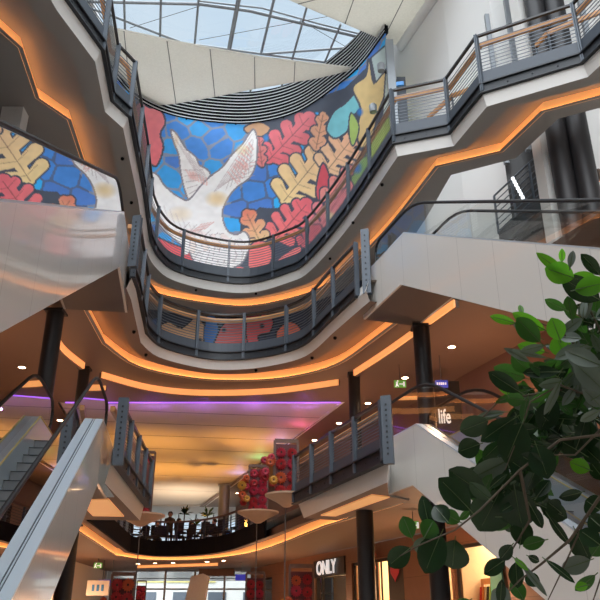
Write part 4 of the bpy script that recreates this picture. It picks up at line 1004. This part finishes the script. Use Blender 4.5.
# ------------------------------------------------------------------ flower displays
def flower_mesh(mb, c, r, xd, nd, mi):
    up = Vector((0, 0, 1)); n = 13; c = Vector(c); n = 15
    for ring, rr, off in ((0, r, .02), (1, r*.8, .05)):
        for k in range(n):
            a = 2*PI*(k+.5*ring)/n; d = xd*math.cos(a)+up*math.sin(a); s = xd*math.cos(a+PI/2)+up*math.sin(a+PI/2); w = rr*.24
            mb.poly([c+nd*off, c+d*rr*.6+s*w+nd*(off+.03), c+d*rr+nd*off, c+d*rr*.6-s*w+nd*(off+.03)], mi)
    pts = [c+nd*.09+(xd*math.cos(2*PI*k/10)+up*math.sin(2*PI*k/10))*r*.17 for k in range(10)]; mb.poly(pts, 4)
FM = [M['petal'], M['petal2'], M['petal3'], M['petal4'], M['core']]
def flower_display(lab, loc, w, h, zbot, seed, disc=None, side=True, hang=None, rz=0.15, stand=False):
    rnd = random.Random(seed); t = thing('flower_display', lab, 'flower display', loc, 0, 'flower displays in the atrium')
    xd = Vector((math.cos(rz), math.sin(rz), 0)); nd = Vector((math.sin(rz), -math.cos(rz), 0)); o = Vector((loc[0], loc[1], zbot))
    fr = .1*w
    m = MB()
    for q in (-w/2, w/2): m.bar(o+xd*q, o+xd*q+Vector((0, 0, h)), fr, fr)
    m.bar(o-xd*w/2+Vector((0, 0, h)), o+xd*w/2+Vector((0, 0, h)), fr, fr*1.6); m.build('frame', M['frame'], t)
    m = MB(); m.extr([o-xd*w/2, o+xd*w/2, o+xd*w/2+Vector((0, 0, h*.94)), o-xd*w/2+Vector((0, 0, h*.94))], -nd*.06); m.build('back_panel', M['print_'], t)
    nx = 2; ny = max(2, round(h/w*nx*.95)); r = w/nx*.56
    for i in range(nx):
        for j in range(ny):
            c = o+xd*((i+.5)/nx-.5)*w*.94+Vector((0, 0, (j+.5)/ny*h*.92+rnd.uniform(-.05, .05)))
            m = MB(); flower_mesh(m, c+nd*.03, r*rnd.uniform(.85, 1.1), xd, nd, rnd.choice((0, 0, 0, 0, 3, 3, 3, 1)) if not stand else rnd.choice((0, 0, 1, 3)))
            m.build('flower', FM, t, fix=False)
    if side:
        for k in range(8):
            c = o-xd*(w/2+rnd.uniform(.0, .30))+Vector((0, 0, h*rnd.uniform(.08, .72)))+nd*rnd.uniform(0, .25)
            m = MB(); flower_mesh(m, c, rnd.uniform(.11, .18), xd, nd, rnd.choice((0, 0, 1, 1, 2, 3))); m.build('flower', FM, t, fix=False)
    if disc:
        m = MB(); m.lathe([(.1, -.30), (disc*.5, -.16), (disc, 0), (disc*1.0, .05), (.1, .05)], o+nd*.15, 28); m.build('disc', M['disc'], t, smooth=True)
    if hang:
        m = MB(); m.tube([(loc[0]-nd.x*.12, loc[1]-nd.y*.12, 0), (loc[0]-nd.x*.12, loc[1]-nd.y*.12, zbot+h*.9)], .016, 8); m.lathe([(0, 0), (.5, 0), (.48, .05), (0, .06)], (loc[0]-nd.x*.12, loc[1]-nd.y*.12, 0), 24); m.build('mast', M['cable'], t)
    if stand:
        m = MB(); m.box((loc[0], loc[1], zbot/2), (.16, .16, zbot)); m.box((loc[0], loc[1], .06), (w*.8, .7, .12)); m.build('stand', M['frame'], t)
def place(px, ytop, ybot, y): return aty(px, ybot, y), aty(px, ytop, y).z
for lab, px, pw, yt, yb, Y, dr, sd, seed in (('red flower display on a tan disc right against the right landing railing', 286, 24, 441, 497, 21.6, .62, True, 1), ('red and orange flower display on a tan disc in the middle of the void', 257.5, 19, 466, 514, 24.5, .66, True, 2),
                                             ('flower display half hidden by the left landing railing', 141, 18, 452, 517, 24.0, .75, False, 3)):
    p, zt = place(px, yt, yb, Y); d_ = Y*CT+(p.z-EYE)*ST
    flower_display(lab, (p.x, p.y, p.z), pw*d_/F, zt-p.z, p.z, seed, dr, sd, ZS2 if Y > 25 else ZR-.1)
for lab, px, pw, yt, Y, sd, seed in (('tall ground floor flower display under the left end of the far balcony', 124, 25, 574, 25, True, 5), ('smaller ground floor flower display right beside the tall left one', 142, 10, 581, 29, False, 6),
                                     ('narrow ground floor flower display in the middle of the hall', 255.5, 20, 573, 27, True, 7), ('ground floor flower display left of the ONLY shop', 301.5, 26, 566, 24, True, 8)):
    zt = aty(px, yt, Y).z; p = aty(px, yt, Y); d_ = Y*CT+(zt-EYE)*ST; w = pw*d_/F*.9
    flower_display(lab, (p.x, p.y, 0), w, zt-.7, .7, seed, None, sd, None, .1, True)

# ------------------------------------------------------------------ people, chairs, tables, plants on the far balcony
def skin_person(name, label, joints, edges, radii, loc, rz, mt, hairc, grp=None):
    t = thing(name, label, 'person', loc, rz, grp, local=True)
    me = bpy.data.meshes.new('body'); me.from_pydata(joints, edges, []); me.materials.append(mt)
    o = bpy.data.objects.new('body', me); C.objects.link(o); o.parent = t
    sk = o.modifiers.new('skin', 'SKIN'); sk.use_smooth_shade = True
    lay = me.skin_vertices[0].data if me.skin_vertices else None
    if lay is None:
        bm = bmesh.new(); bm.from_mesh(me); bm.verts.layers.skin.verify(); bm.to_mesh(me); bm.free(); lay = me.skin_vertices[0].data
    for k, r in enumerate(radii): lay[k].radius = (r, r*.85) if not isinstance(r, tuple) else r
    lay[0].use_root = True
    su = o.modifiers.new('sub', 'SUBSURF'); su.levels = 1; su.render_levels = 1
    dg = bpy.context.evaluated_depsgraph_get(); nm = bpy.data.meshes.new_from_object(o.evaluated_get(dg)); o.modifiers.clear(); o.data = nm
    head = joints[4]
    m = MB(); prof = [(0, .115), (.05, .107), (.085, .07), (.1, .02), (.102, -.03), (.09, -.08), (.055, -.12), (0, -.135)]
    m.lathe(prof, head, 14); m.box((head[0], head[1]-.105, head[2]-.02), (.025, .04, .04)); h = m.build('head', M['skin'], t, smooth=True)
    m = MB(); m.lathe([(0, .135), (.07, .12), (.108, .07), (.116, .01), (.112, -.03)], (head[0], head[1]+.025, head[2]+.01), 14); m.build('hair', hairc, t, smooth=True)
    for sx in (-1, 1):
        m = MB(); m.box((head[0]+sx*.035, head[1]-.094, head[2]+.01), (.018, .012, .01)); m.build('eye', M['spotblack'], h)
    return t
ST_J = [(0, 0, .95), (0, 0, 1.15), (0, .0, 1.38), (0, 0, 1.50), (0, -.01, 1.63), (.20, 0, 1.40), (.25, -.02, 1.12), (.22, -.14, .92), (-.20, 0, 1.40), (-.25, -.02, 1.12), (-.22, -.14, .92),
        (.10, 0, .88), (.11, -.02, .48), (.12, 0, .08), (.12, -.14, .04), (-.10, 0, .88), (-.11, .02, .48), (-.12, .02, .08), (-.12, -.12, .04)]
ST_E = [(0, 1), (1, 2), (2, 3), (3, 4), (2, 5), (5, 6), (6, 7), (2, 8), (8, 9), (9, 10), (0, 11), (11, 12), (12, 13), (13, 14), (0, 15), (15, 16), (16, 17), (17, 18)]
RAD = [(.17, .12), (.15, .11), (.17, .12), .055, .06, .065, .045, .035, .065, .045, .035, .095, .065, .045, .04, .095, .065, .045, .04]
SI_J = [(0, .1, .52), (0, .1, .72), (0, .06, .95), (0, .04, 1.08), (0, .02, 1.21), (.20, .06, .97), (.25, -.02, .72), (.16, -.26, .74), (-.20, .06, .97), (-.25, -.02, .72), (-.16, -.26, .74),
        (.10, .05, .50), (.12, -.36, .50), (.12, -.34, .08), (.12, -.48, .04), (-.10, .05, .50), (-.12, -.36, .50), (-.12, -.34, .08), (-.12, -.48, .04)]
FZ = ZF1+.02
def floorspot(px, y): 
    r = ray(px, 530); return (r.x*y/r.y*1.0, y, FZ)
def stand_at(px, y): 
    d = y*CT+(6.4-EYE)*ST; return ((px-300)*d/F, y, FZ)
skin_person('person', 'person in a brown coat standing behind the middle of the far balcony rail', ST_J, ST_E, RAD, stand_at(170, 36.2), .2, M['cloth2'], M['hair'], 'people on the far balcony')
s0 = skin_person('person', 'seated person in dark clothes left of the standing person on the far balcony', SI_J, ST_E, RAD, stand_at(158, 36.4), .4, M['cloth'], M['hair'], 'people on the far balcony')
s1 = skin_person('person', 'seated person in a pale shirt below the right palm on the far balcony', SI_J, ST_E, RAD, stand_at(204, 36.4), -.5, M['cloth3'], M['hair'], 'people on the far balcony')
dup(s0, stand_at(146, 35.6), -.6, 'seated person in dark clothes farthest left on the far balcony'); dup(s0, stand_at(180, 35.4), 1.2, 'seated person in dark clothes just right of the standing person')
dup(s0, stand_at(214, 35.6), -1.0, 'seated person in dark clothes left of the grey far pillar'); dup(s0, stand_at(258, 30.6), .8, 'seated person in dark clothes at the right end of the far balcony')
dup(s0, stand_at(192, 36.6), 1.0, 'seated person in dark clothes between the two front palms on the far balcony')
c0 = thing('chair', 'dark chair directly left of the standing person on the far balcony', 'chair', stand_at(164, 34.6), .3, 'dark chairs on the far balcony', local=True)
m = MB(); m.box((0, 0, .45), (.42, .42, .05)); m.build('seat', M['cloth'], c0)
m = MB(); m.box((0, .2, .72), (.42, .04, .45)); m.build('backrest', M['cloth'], c0)
for x in (-.18, .18):
    for y in (-.18, .18): m = MB(); m.bar((x, y, 0), (x*.95, y*.95, .44), .03, .03); m.build('leg', M['steel_dark'], c0)
for px, y, rz, lab in ((138, 34.0, 2.0, 'dark chair at the far left end of the far balcony'), (150, 34.6, -1.0, 'dark chair between the two left tables of the far balcony'), (173, 34.4, 1.5, 'dark chair right of the standing person on the far balcony'), (196, 34.6, 2.6, 'dark chair under the right palm on the far balcony'),
                       (212, 33.9, 0.4, 'dark chair left of the grey far pillar'), (249, 32.9, 1.1, 'dark chair right of the grey far pillar'), (256, 32.4, -1.2, 'dark chair nearest the flower display disc'), (183, 33.4, .7, 'dark chair in front of the left palm on the far balcony'), (204, 33.4, -.4, 'dark chair in front of the pale shirted person'), (225, 33.0, 2.2, 'dark chair in front of the grey far pillar'), (238, 31.6, -2.0, 'second dark chair from the flower display disc')): dup(c0, stand_at(px, y), rz, lab)
T0 = thing('cafe_table', 'dark round table beside the standing person on the far balcony', 'table', stand_at(175, 37.6), 0, 'dark round tables on the far balcony', local=True)
m = MB(); m.lathe([(0, .72), (.38, .72), (.4, .74), (.38, .76), (0, .76)], (0, 0, 0), 24); m.build('table_top', M['tabletop'], T0)
m = MB(); m.tube([(0, 0, .03), (0, 0, .72)], .035, 10); m.build('pedestal', M['steel_dark'], T0)
m = MB(); m.lathe([(0, 0), (.26, 0), (.24, .03), (0, .05)], (0, 0, 0), 20); m.build('base', M['steel_dark'], T0)
for px, y, lab in ((150, 38.0, 'dark round table at the left end of the far balcony'), (208, 38.0, 'dark round table below the right palm'), (250, 34.8, 'dark round table at the right end of the far balcony')): dup(T0, stand_at(px, y), 0, lab)
def palm(lab, px, y, seed, h):
    rnd = random.Random(seed); p = stand_at(px, y); t = thing('potted_palm', lab, 'plant', p)
    m = MB(); m.lathe([(.16, 0), (.22, .4), (.2, .4), (0, .36)], p, 14); m.build('pot', M['pot'], t)
    m = MB(); m.tube([(p[0], p[1], p[2]+.36), (p[0]+.05, p[1], p[2]+h*.8)], .03, 6); m.build('stem', M['bark'], t)
    m = MB(); top = Vector((p[0]+.05, p[1], p[2]+h*.75))
    for k in range(16):
        a = rnd.uniform(0, 2*PI); e = rnd.uniform(.1, 1.2); L = rnd.uniform(.4, .75); d = Vector((math.cos(a)*math.cos(e), math.sin(a)*math.cos(e), math.sin(e))); s = d.cross(Vector((0, 0, 1))).normalized()*.07
        m.poly([top, top+d*L*.5+s, top+d*L-Vector((0, 0, .12)), top+d*L*.5-s])
    m.build('foliage', LEAF[0], t, fix=False)
palm('dark potted palm right behind the standing person', 183, 38.0, 1, 2.5); palm('second dark potted palm on the far balcony, nearest the grey far pillar', 206, 38.6, 2, 2.5); palm('third dark potted palm between the other two palms on the far balcony', 195, 40.5, 3, 2.2)
column('grey pillar in front of the bright glazing on the far balcony', stand_at(222.5, 44)[0], 44, ZF1, 9.4, .32, 'pipe')
m = MB(); p = aty(229, 534, 33.8); m.box(p, (.26, .05, .30)); tag(m.build('screen', M['bluebox']), 'small blue screen on the far balcony under the right flower display', 'screen')
# red lantern cluster by the left landing (flower box side)
# ------------------------------------------------------------------ foreground tree
def tree():
    base = Vector((1.62, 2.25, 0)); t = thing('potted_tree', 'broad leaved green tree reaching into the picture at the right', 'tree', base)
    m = MB(); m.lathe([(0, 0), (.30, 0), (.36, .62), (.33, .62), (.31, .55), (0, .55)], base, 28); m.build('planter', M['pot'], t, smooth=True)
    rnd = random.Random(11); D = 2.15
    trunkp = [base+Vector((0, 0, .5)), base+Vector((-.03, .02, 1.0)), Vector((1.56, 2.22, 1.5)), Vector((1.52, 2.18, 2.0)), Vector((1.48, 2.15, 2.4)), Vector((1.45, 2.12, 2.75))]
    m = MB(); m.tube(trunkp, [.055, .05, .042, .034, .026, .016], 10); m.build('trunk', M['bark'], t, smooth=True)
    q = lambda x, y, d=D: atd(x, y, d)
    branches = [[(640, 420, 2.2), (600, 400, 2.2), (560, 385, 2.15), (530, 402, 2.1), (520, 432, 2.1), (505, 470, 2.05)], [(640, 430, 2.25), (590, 360, 2.2), (560, 330, 2.2), (530, 320, 2.2), (510, 325, 2.2)], [(650, 380, 2.3), (600, 330, 2.25), (585, 300, 2.25), (570, 275, 2.25), (562, 262, 2.25)],
                [(640, 430, 2.2), (560, 440, 2.1), (520, 470, 2.05), (480, 510, 2.0), (455, 530, 1.95), (420, 545, 1.95), (400, 556, 1.95)], [(640, 450, 2.2), (605, 490, 2.1), (585, 520, 2.1), (560, 575, 2.1), (548, 600, 2.1)], [(605, 490, 2.1), (570, 540, 2.1), (540, 565, 2.1), (520, 580, 2.1), (500, 600, 2.1)],
                [(640, 420, 2.2), (600, 430, 2.2), (575, 455, 2.15), (548, 455, 2.1), (520, 440, 2.1)], [(640, 400, 2.25), (560, 390, 2.2), (500, 400, 2.2), (480, 420, 2.2), (470, 425, 2.2)], [(520, 470, 2.05), (530, 520, 2.05), (512, 550, 2.05), (508, 560, 2.05)], [(640, 440, 2.3), (620, 520, 2.25), (600, 580, 2.2), (590, 610, 2.2)]]
    for b in branches:
        P = [q(*p) for p in b]; P = ([Vector((1.51, 2.17, P[0].z-.12))] if b[0][0] > 630 else [])+P; n = len(P); m = MB(); m.tube(P, [.0048-.0036*k/(n-1) for k in range(n)], 7); m.build('branch', M['bark'], t, smooth=True)
    leaves = [MB() for _ in LEAF]
    def leaf(base_, tip, wd, mi, nrm=None, curl=.12):
        a = Vector(base_); b = Vector(tip); d = b-a; L = d.length; d.normalize(); view = (Vector((0, 0, EYE))-a).normalized()
        nn = nrm if nrm is not None else view
        s = d.cross(nn).normalized(); up = s.cross(d).normalized(); mb = leaves[mi]; n = 8; i0 = len(mb.v)
        for k in range(n+1):
            u = k/n; w = wd*.45*math.sin(PI*u**1.05)**.62 if 0 < k < n else wd*.03
            c = a+d*L*u-up*curl*L*u*u+up*curl*L*.25*u
            for sgn, lift in ((-1, .16), (-.5, .04), (0, 0), (.5, .04), (1, .16)): mb.v.append(tuple(c+s*w*sgn+up*w*lift))
        for k in range(n):
            for j in range(4):
                i = i0+k*5+j; mb.f.append((i, i+1, i+6, i+5)); mb.m.append(0)
        mb.tube([Vector(mb.v[i0+k*5+2])+up*.0006 for k in range(0, n)], [.0013*(1-.07*k) for k in range(0, n)], 4, 1)
        # petiole
        mb.tube([a-d*L*.14, a+d*L*.05], .0015, 5, 1)
    def lp(x0, y0, x1, y1, w, mi, d=D, tilt=0, dd=0):
        a = q(x0, y0, d); b = q(x1, y1, d+dd); W = w*d/F; nrm = (Vector((0, 0, EYE))-a).normalized()
        ax = (b-a).normalized(); nrm = Matrix.Rotation(tilt, 3, ax) @ nrm
        leaf(a, b, W, mi, nrm)
    G, Dk, Li, Pa = 1, 0, 2, 3
    spec = [  # base x,y -> tip x,y, width, kind
        (566, 276, 537, 252, 12, Li), (570, 275, 546, 262, 0.1, Dk), (574, 278, 545, 268, 24, Li), (562, 262, 562, 249, 7, Li), (570, 268, 573, 250, 8, Pa), (600, 288, 573, 275, 20, Li), (600, 275, 582, 254, 14, Dk), (600, 300, 561, 278, 26, Dk), (575, 290, 606, 282, 22, Li),
        (566, 310, 545, 300, 12, G), (572, 320, 568, 296, 14, G), (515, 323, 490, 316, 10, Li), (545, 330, 512, 313, 15, Li), (522, 315, 520, 304, 6, Li), (540, 342, 516, 318, 22, G), (560, 340, 552, 318, 20, Li), (565, 357, 556, 336, 22, Li), (540, 338, 511, 323, 11, Pa), (545, 352, 518, 345, 14, Li),
        (545, 345, 520, 352, 10, Pa), (560, 335, 582, 318, 12, Pa), (585, 345, 555, 358, 14, Pa), (548, 358, 503, 349, 6, Pa), (530, 362, 505, 348, 8, Pa), (530, 372, 512, 356, 18, G), (525, 378, 494, 368, 20, G), (520, 392, 488, 372, 18, Dk), (508, 395, 500, 372, 16, Li), (560, 372, 522, 372, 14, Dk), (556, 376, 530, 364, 16, G),
        (600, 365, 565, 350, 20, Pa), (605, 392, 575, 362, 24, Pa), (560, 382, 545, 415, 9, Pa), (575, 388, 563, 405, 10, Pa), (585, 378, 605, 362, 18, Pa), (595, 398, 625, 380, 22, Pa), (600, 410, 580, 422, 10, Pa), (590, 385, 600, 368, 22, Dk), (530, 390, 495, 402, 10, G), (505, 412, 478, 415, 7, Pa), (512, 425, 478, 432, 9, Pa), (500, 415, 475, 418, 8, Pa),
        (515, 418, 480, 441, 20, Dk), (525, 400, 505, 398, 16, G), (488, 420, 460, 432, 24, Dk), (480, 444, 458, 452, 22, Dk), (508, 460, 470, 480, 22, Pa), (522, 424, 506, 462, 34, Dk), (545, 455, 530, 420, 0.1, Dk), (536, 445, 548, 478, 28, Dk), (545, 470, 520, 455, 20, Dk), (505, 462, 490, 500, 26, Dk), (486, 495, 448, 470, 30, Dk), (470, 510, 440, 478, 28, Dk),
        (500, 490, 480, 532, 44, Dk), (515, 490, 522, 528, 38, Dk), (470, 510, 460, 520, 8, G), (441, 534, 424, 555+18, 32, Dk), (424, 538, 434, 520, 22, G), (448, 522, 434, 505, 20, Dk), (430, 530, 422, 495, 16, Dk), (426, 537, 420, 556, 20, Pa), (410, 548, 388, 566, 22, Dk), (412, 538, 403, 516, 18, G), (455, 540, 452, 536+34, 34, Dk), (448, 530, 440, 518, 0.1, G),
        (460, 522, 442, 512, 16, G), (520, 545, 524, 520, 24, Dk), (512, 545, 500, 560, 14, Dk), (505, 560, 484, 574, 16, Dk), (516, 562, 517, 588, 16, Dk), (514, 558, 528, 570, 6, Li), (520, 562, 548, 596, 7, Pa), (528, 556, 540, 562, 8, Dk), (545, 540, 522, 546, 14, G), (548, 518, 580, 515, 0.1, G), (560, 512, 548, 502, 18, Dk), (540, 505, 568, 518, 20, Dk),
        (530, 505, 543, 528, 12, Dk), (548, 515, 569, 545, 9, Dk), (575, 530, 590, 560, 26, Dk), (570, 545, 545, 560, 0.1, Dk), (590, 560, 562, 570, 18, Pa), (592, 556, 603, 540, 16, G), (588, 585, 575, 588, 9, Li), (595, 575, 575, 592, 12, G), (582, 492, 560, 498, 12, Dk), (600, 510, 585, 500, 22, Dk), (605, 530, 588, 516, 20, Dk), (600, 545, 580, 530, 20, Dk),
        (546, 560, 575, 582, 8, Dk), (540, 585, 525, 575, 14, Dk), (524, 600, 512, 580, 16, G), (510, 605, 492, 590, 22, Pa), (500, 605, 502, 580, 10, Dk), (470, 600, 455, 610, 14, G), (590, 470, 570, 462, 16, Li), (600, 462, 585, 448, 18, Dk), (605, 480, 590, 462, 16, Dk), (600, 440, 575, 430, 30, Dk), (585, 455, 560, 440, 24, Dk), (556, 400, 540, 430, 24, Dk)]
    for s in spec:
        if s[4] < 1: continue
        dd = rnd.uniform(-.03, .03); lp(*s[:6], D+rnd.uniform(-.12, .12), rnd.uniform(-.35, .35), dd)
    # dense dark interior leaves
    poly = [(605, 300), (580, 305), (560, 345), (530, 380), (510, 410), (490, 445), (470, 470), (480, 505), (500, 530), (520, 528), (545, 505), (545, 480), (560, 455), (580, 440), (600, 450), (640, 470), (650, 330)]
    def inside(x, y):
        r = False; n = len(poly)
        for k in range(n):
            xa, ya = poly[k]; xb, yb = poly[(k+1) % n]
            if (ya > y) != (yb > y) and x < (xb-xa)*(y-ya)/(yb-ya)+xa: r = not r
        return r
    c = 0
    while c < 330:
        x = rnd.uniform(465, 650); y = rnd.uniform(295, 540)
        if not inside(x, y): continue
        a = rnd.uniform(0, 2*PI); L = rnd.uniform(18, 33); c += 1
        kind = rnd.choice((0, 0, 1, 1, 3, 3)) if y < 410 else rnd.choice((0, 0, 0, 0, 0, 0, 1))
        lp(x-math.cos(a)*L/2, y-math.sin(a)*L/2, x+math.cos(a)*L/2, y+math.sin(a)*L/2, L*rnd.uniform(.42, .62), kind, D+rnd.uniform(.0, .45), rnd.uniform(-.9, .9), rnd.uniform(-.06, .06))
    fo = None
    nm = ['dark glossy leaves', 'mid green leaves', 'bright leaves with back light painted into their green', 'pale leaf undersides and leaves with painted grey sheen']
    for k, mb in enumerate(leaves):
        o = mb.build('leaves', [LEAF[k], VEIN], t, smooth=True, fix=False); o['label'] = nm[k]
tree()

# ------------------------------------------------------------------ light
def lamp(kind, name, loc, energy, color, **kw):
    ld = bpy.data.lights.new(name, kind); ld.energy = energy; ld.color = color
    for k, v in kw.items():
        if k != 'aim': setattr(ld, k, v)
    o = bpy.data.objects.new(name, ld); C.objects.link(o); o.location = loc
    if 'aim' in kw: o.rotation_euler = (Vector(kw['aim'])-Vector(loc)).to_track_quat('-Z', 'Y').to_euler()
    return o
lamp('SUN', 'overcast_sky_sun', (0, 0, 40), 8.2, (.97, .98, 1.0), angle=math.radians(110), aim=(0, 22, 14))
# amber and violet spots washing the far ceiling, warm gallery lamps
for x, y in ((-2.2, 33), (-6.5, 33), (-4.5, 39), (-8.5, 39), (-7, 46)):
    lamp('SPOT', 'amber_ceiling_spot', (x, y, 5.6), 560 if y < 42 else 900, (1, .43, .07) if y < 42 else (1, .74, .50), spot_size=math.radians(120), spot_blend=1, shadow_soft_size=.05, aim=(x-.3, y+1, 9.4))
for x in (-7.5, -5.6, -3.7, -1.8, .2):
    lamp('POINT', 'violet_edge_lamp', (x, 27.4, 9.0), 11, (.42, .14, 1), shadow_soft_size=.03)
for loc, c in (((.0, 30.2, 8.9), (1, .12, .30)), ((-.9, 33.0, 8.9), (.35, .25, 1)), ((-2.0, 36.5, 8.9), (.3, .9, .35)), ((-3.3, 40.5, 8.9), (.4, .4, 1))):
    lamp('POINT', 'coloured_edge_lamp', loc, 14, c, shadow_soft_size=.03)
for k, (px, py) in enumerate(((451.5, 346.6), (405, 377.5), (339, 423), (22, 367))):
    p = atz(px, py, ZS2-.25); lamp('SPOT', 'gallery_downlight', p, 150, (1, .60, .38), spot_size=math.radians(140), spot_blend=.6, shadow_soft_size=.12, aim=(p.x, p.y, 0))
for loc, e in (((5.2, 19.8, 6.6), 150), ((1.5, 25.5, 6.6), 80), ((-9.5, 18.5, 6.6), 120), ((-8, 25, 6.2), 60), ((3.6, 22, 2.6), 110), ((-1.5, 33, 2.6), 90), ((-9, 33, 2.6), 90), ((-8.5, 24, 2.6), 70)):
    lamp('POINT', 'warm_gallery_lamp', loc, e*1.15, (1, .50, .26), shadow_soft_size=.15)

W = bpy.data.worlds.new('sky'); S.world = W; W.use_nodes = True; nt = W.node_tree; bg = nt.nodes['Background']
tc = nt.nodes.new('ShaderNodeTexCoord'); nz = nt.nodes.new('ShaderNodeTexNoise'); nz.inputs['Scale'].default_value = 3.5; nz.inputs['Detail'].default_value = 4
mx = nt.nodes.new('ShaderNodeMix'); mx.data_type = 'RGBA'; mx.inputs['A'].default_value = (.52, .70, .88, 1); mx.inputs['B'].default_value = (.80, .88, .94, 1)
nt.links.new(tc.outputs['Generated'], nz.inputs['Vector']); nt.links.new(nz.outputs['Fac'], mx.inputs['Factor']); nt.links.new(mx.outputs['Result'], bg.inputs['Color']); bg.inputs['Strength'].default_value = 1.0

# ------------------------------------------------------------------ camera and view
cd = bpy.data.cameras.new('camera'); cam = bpy.data.objects.new('camera', cd); C.objects.link(cam)
cd.sensor_fit = 'HORIZONTAL'; cd.sensor_width = 36; cd.lens = F/600*36; cd.clip_end = 400; cd.clip_start = .05
cam.location = (0, 0, EYE); cam.rotation_euler = (PI/2+TH, 0, 0); S.camera = cam
S.view_settings.view_transform = 'Standard'; S.view_settings.look = 'None'; S.view_settings.exposure = 0; S.view_settings.gamma = 1
for o in S.objects:
    if '_w' in o: del o['_w']
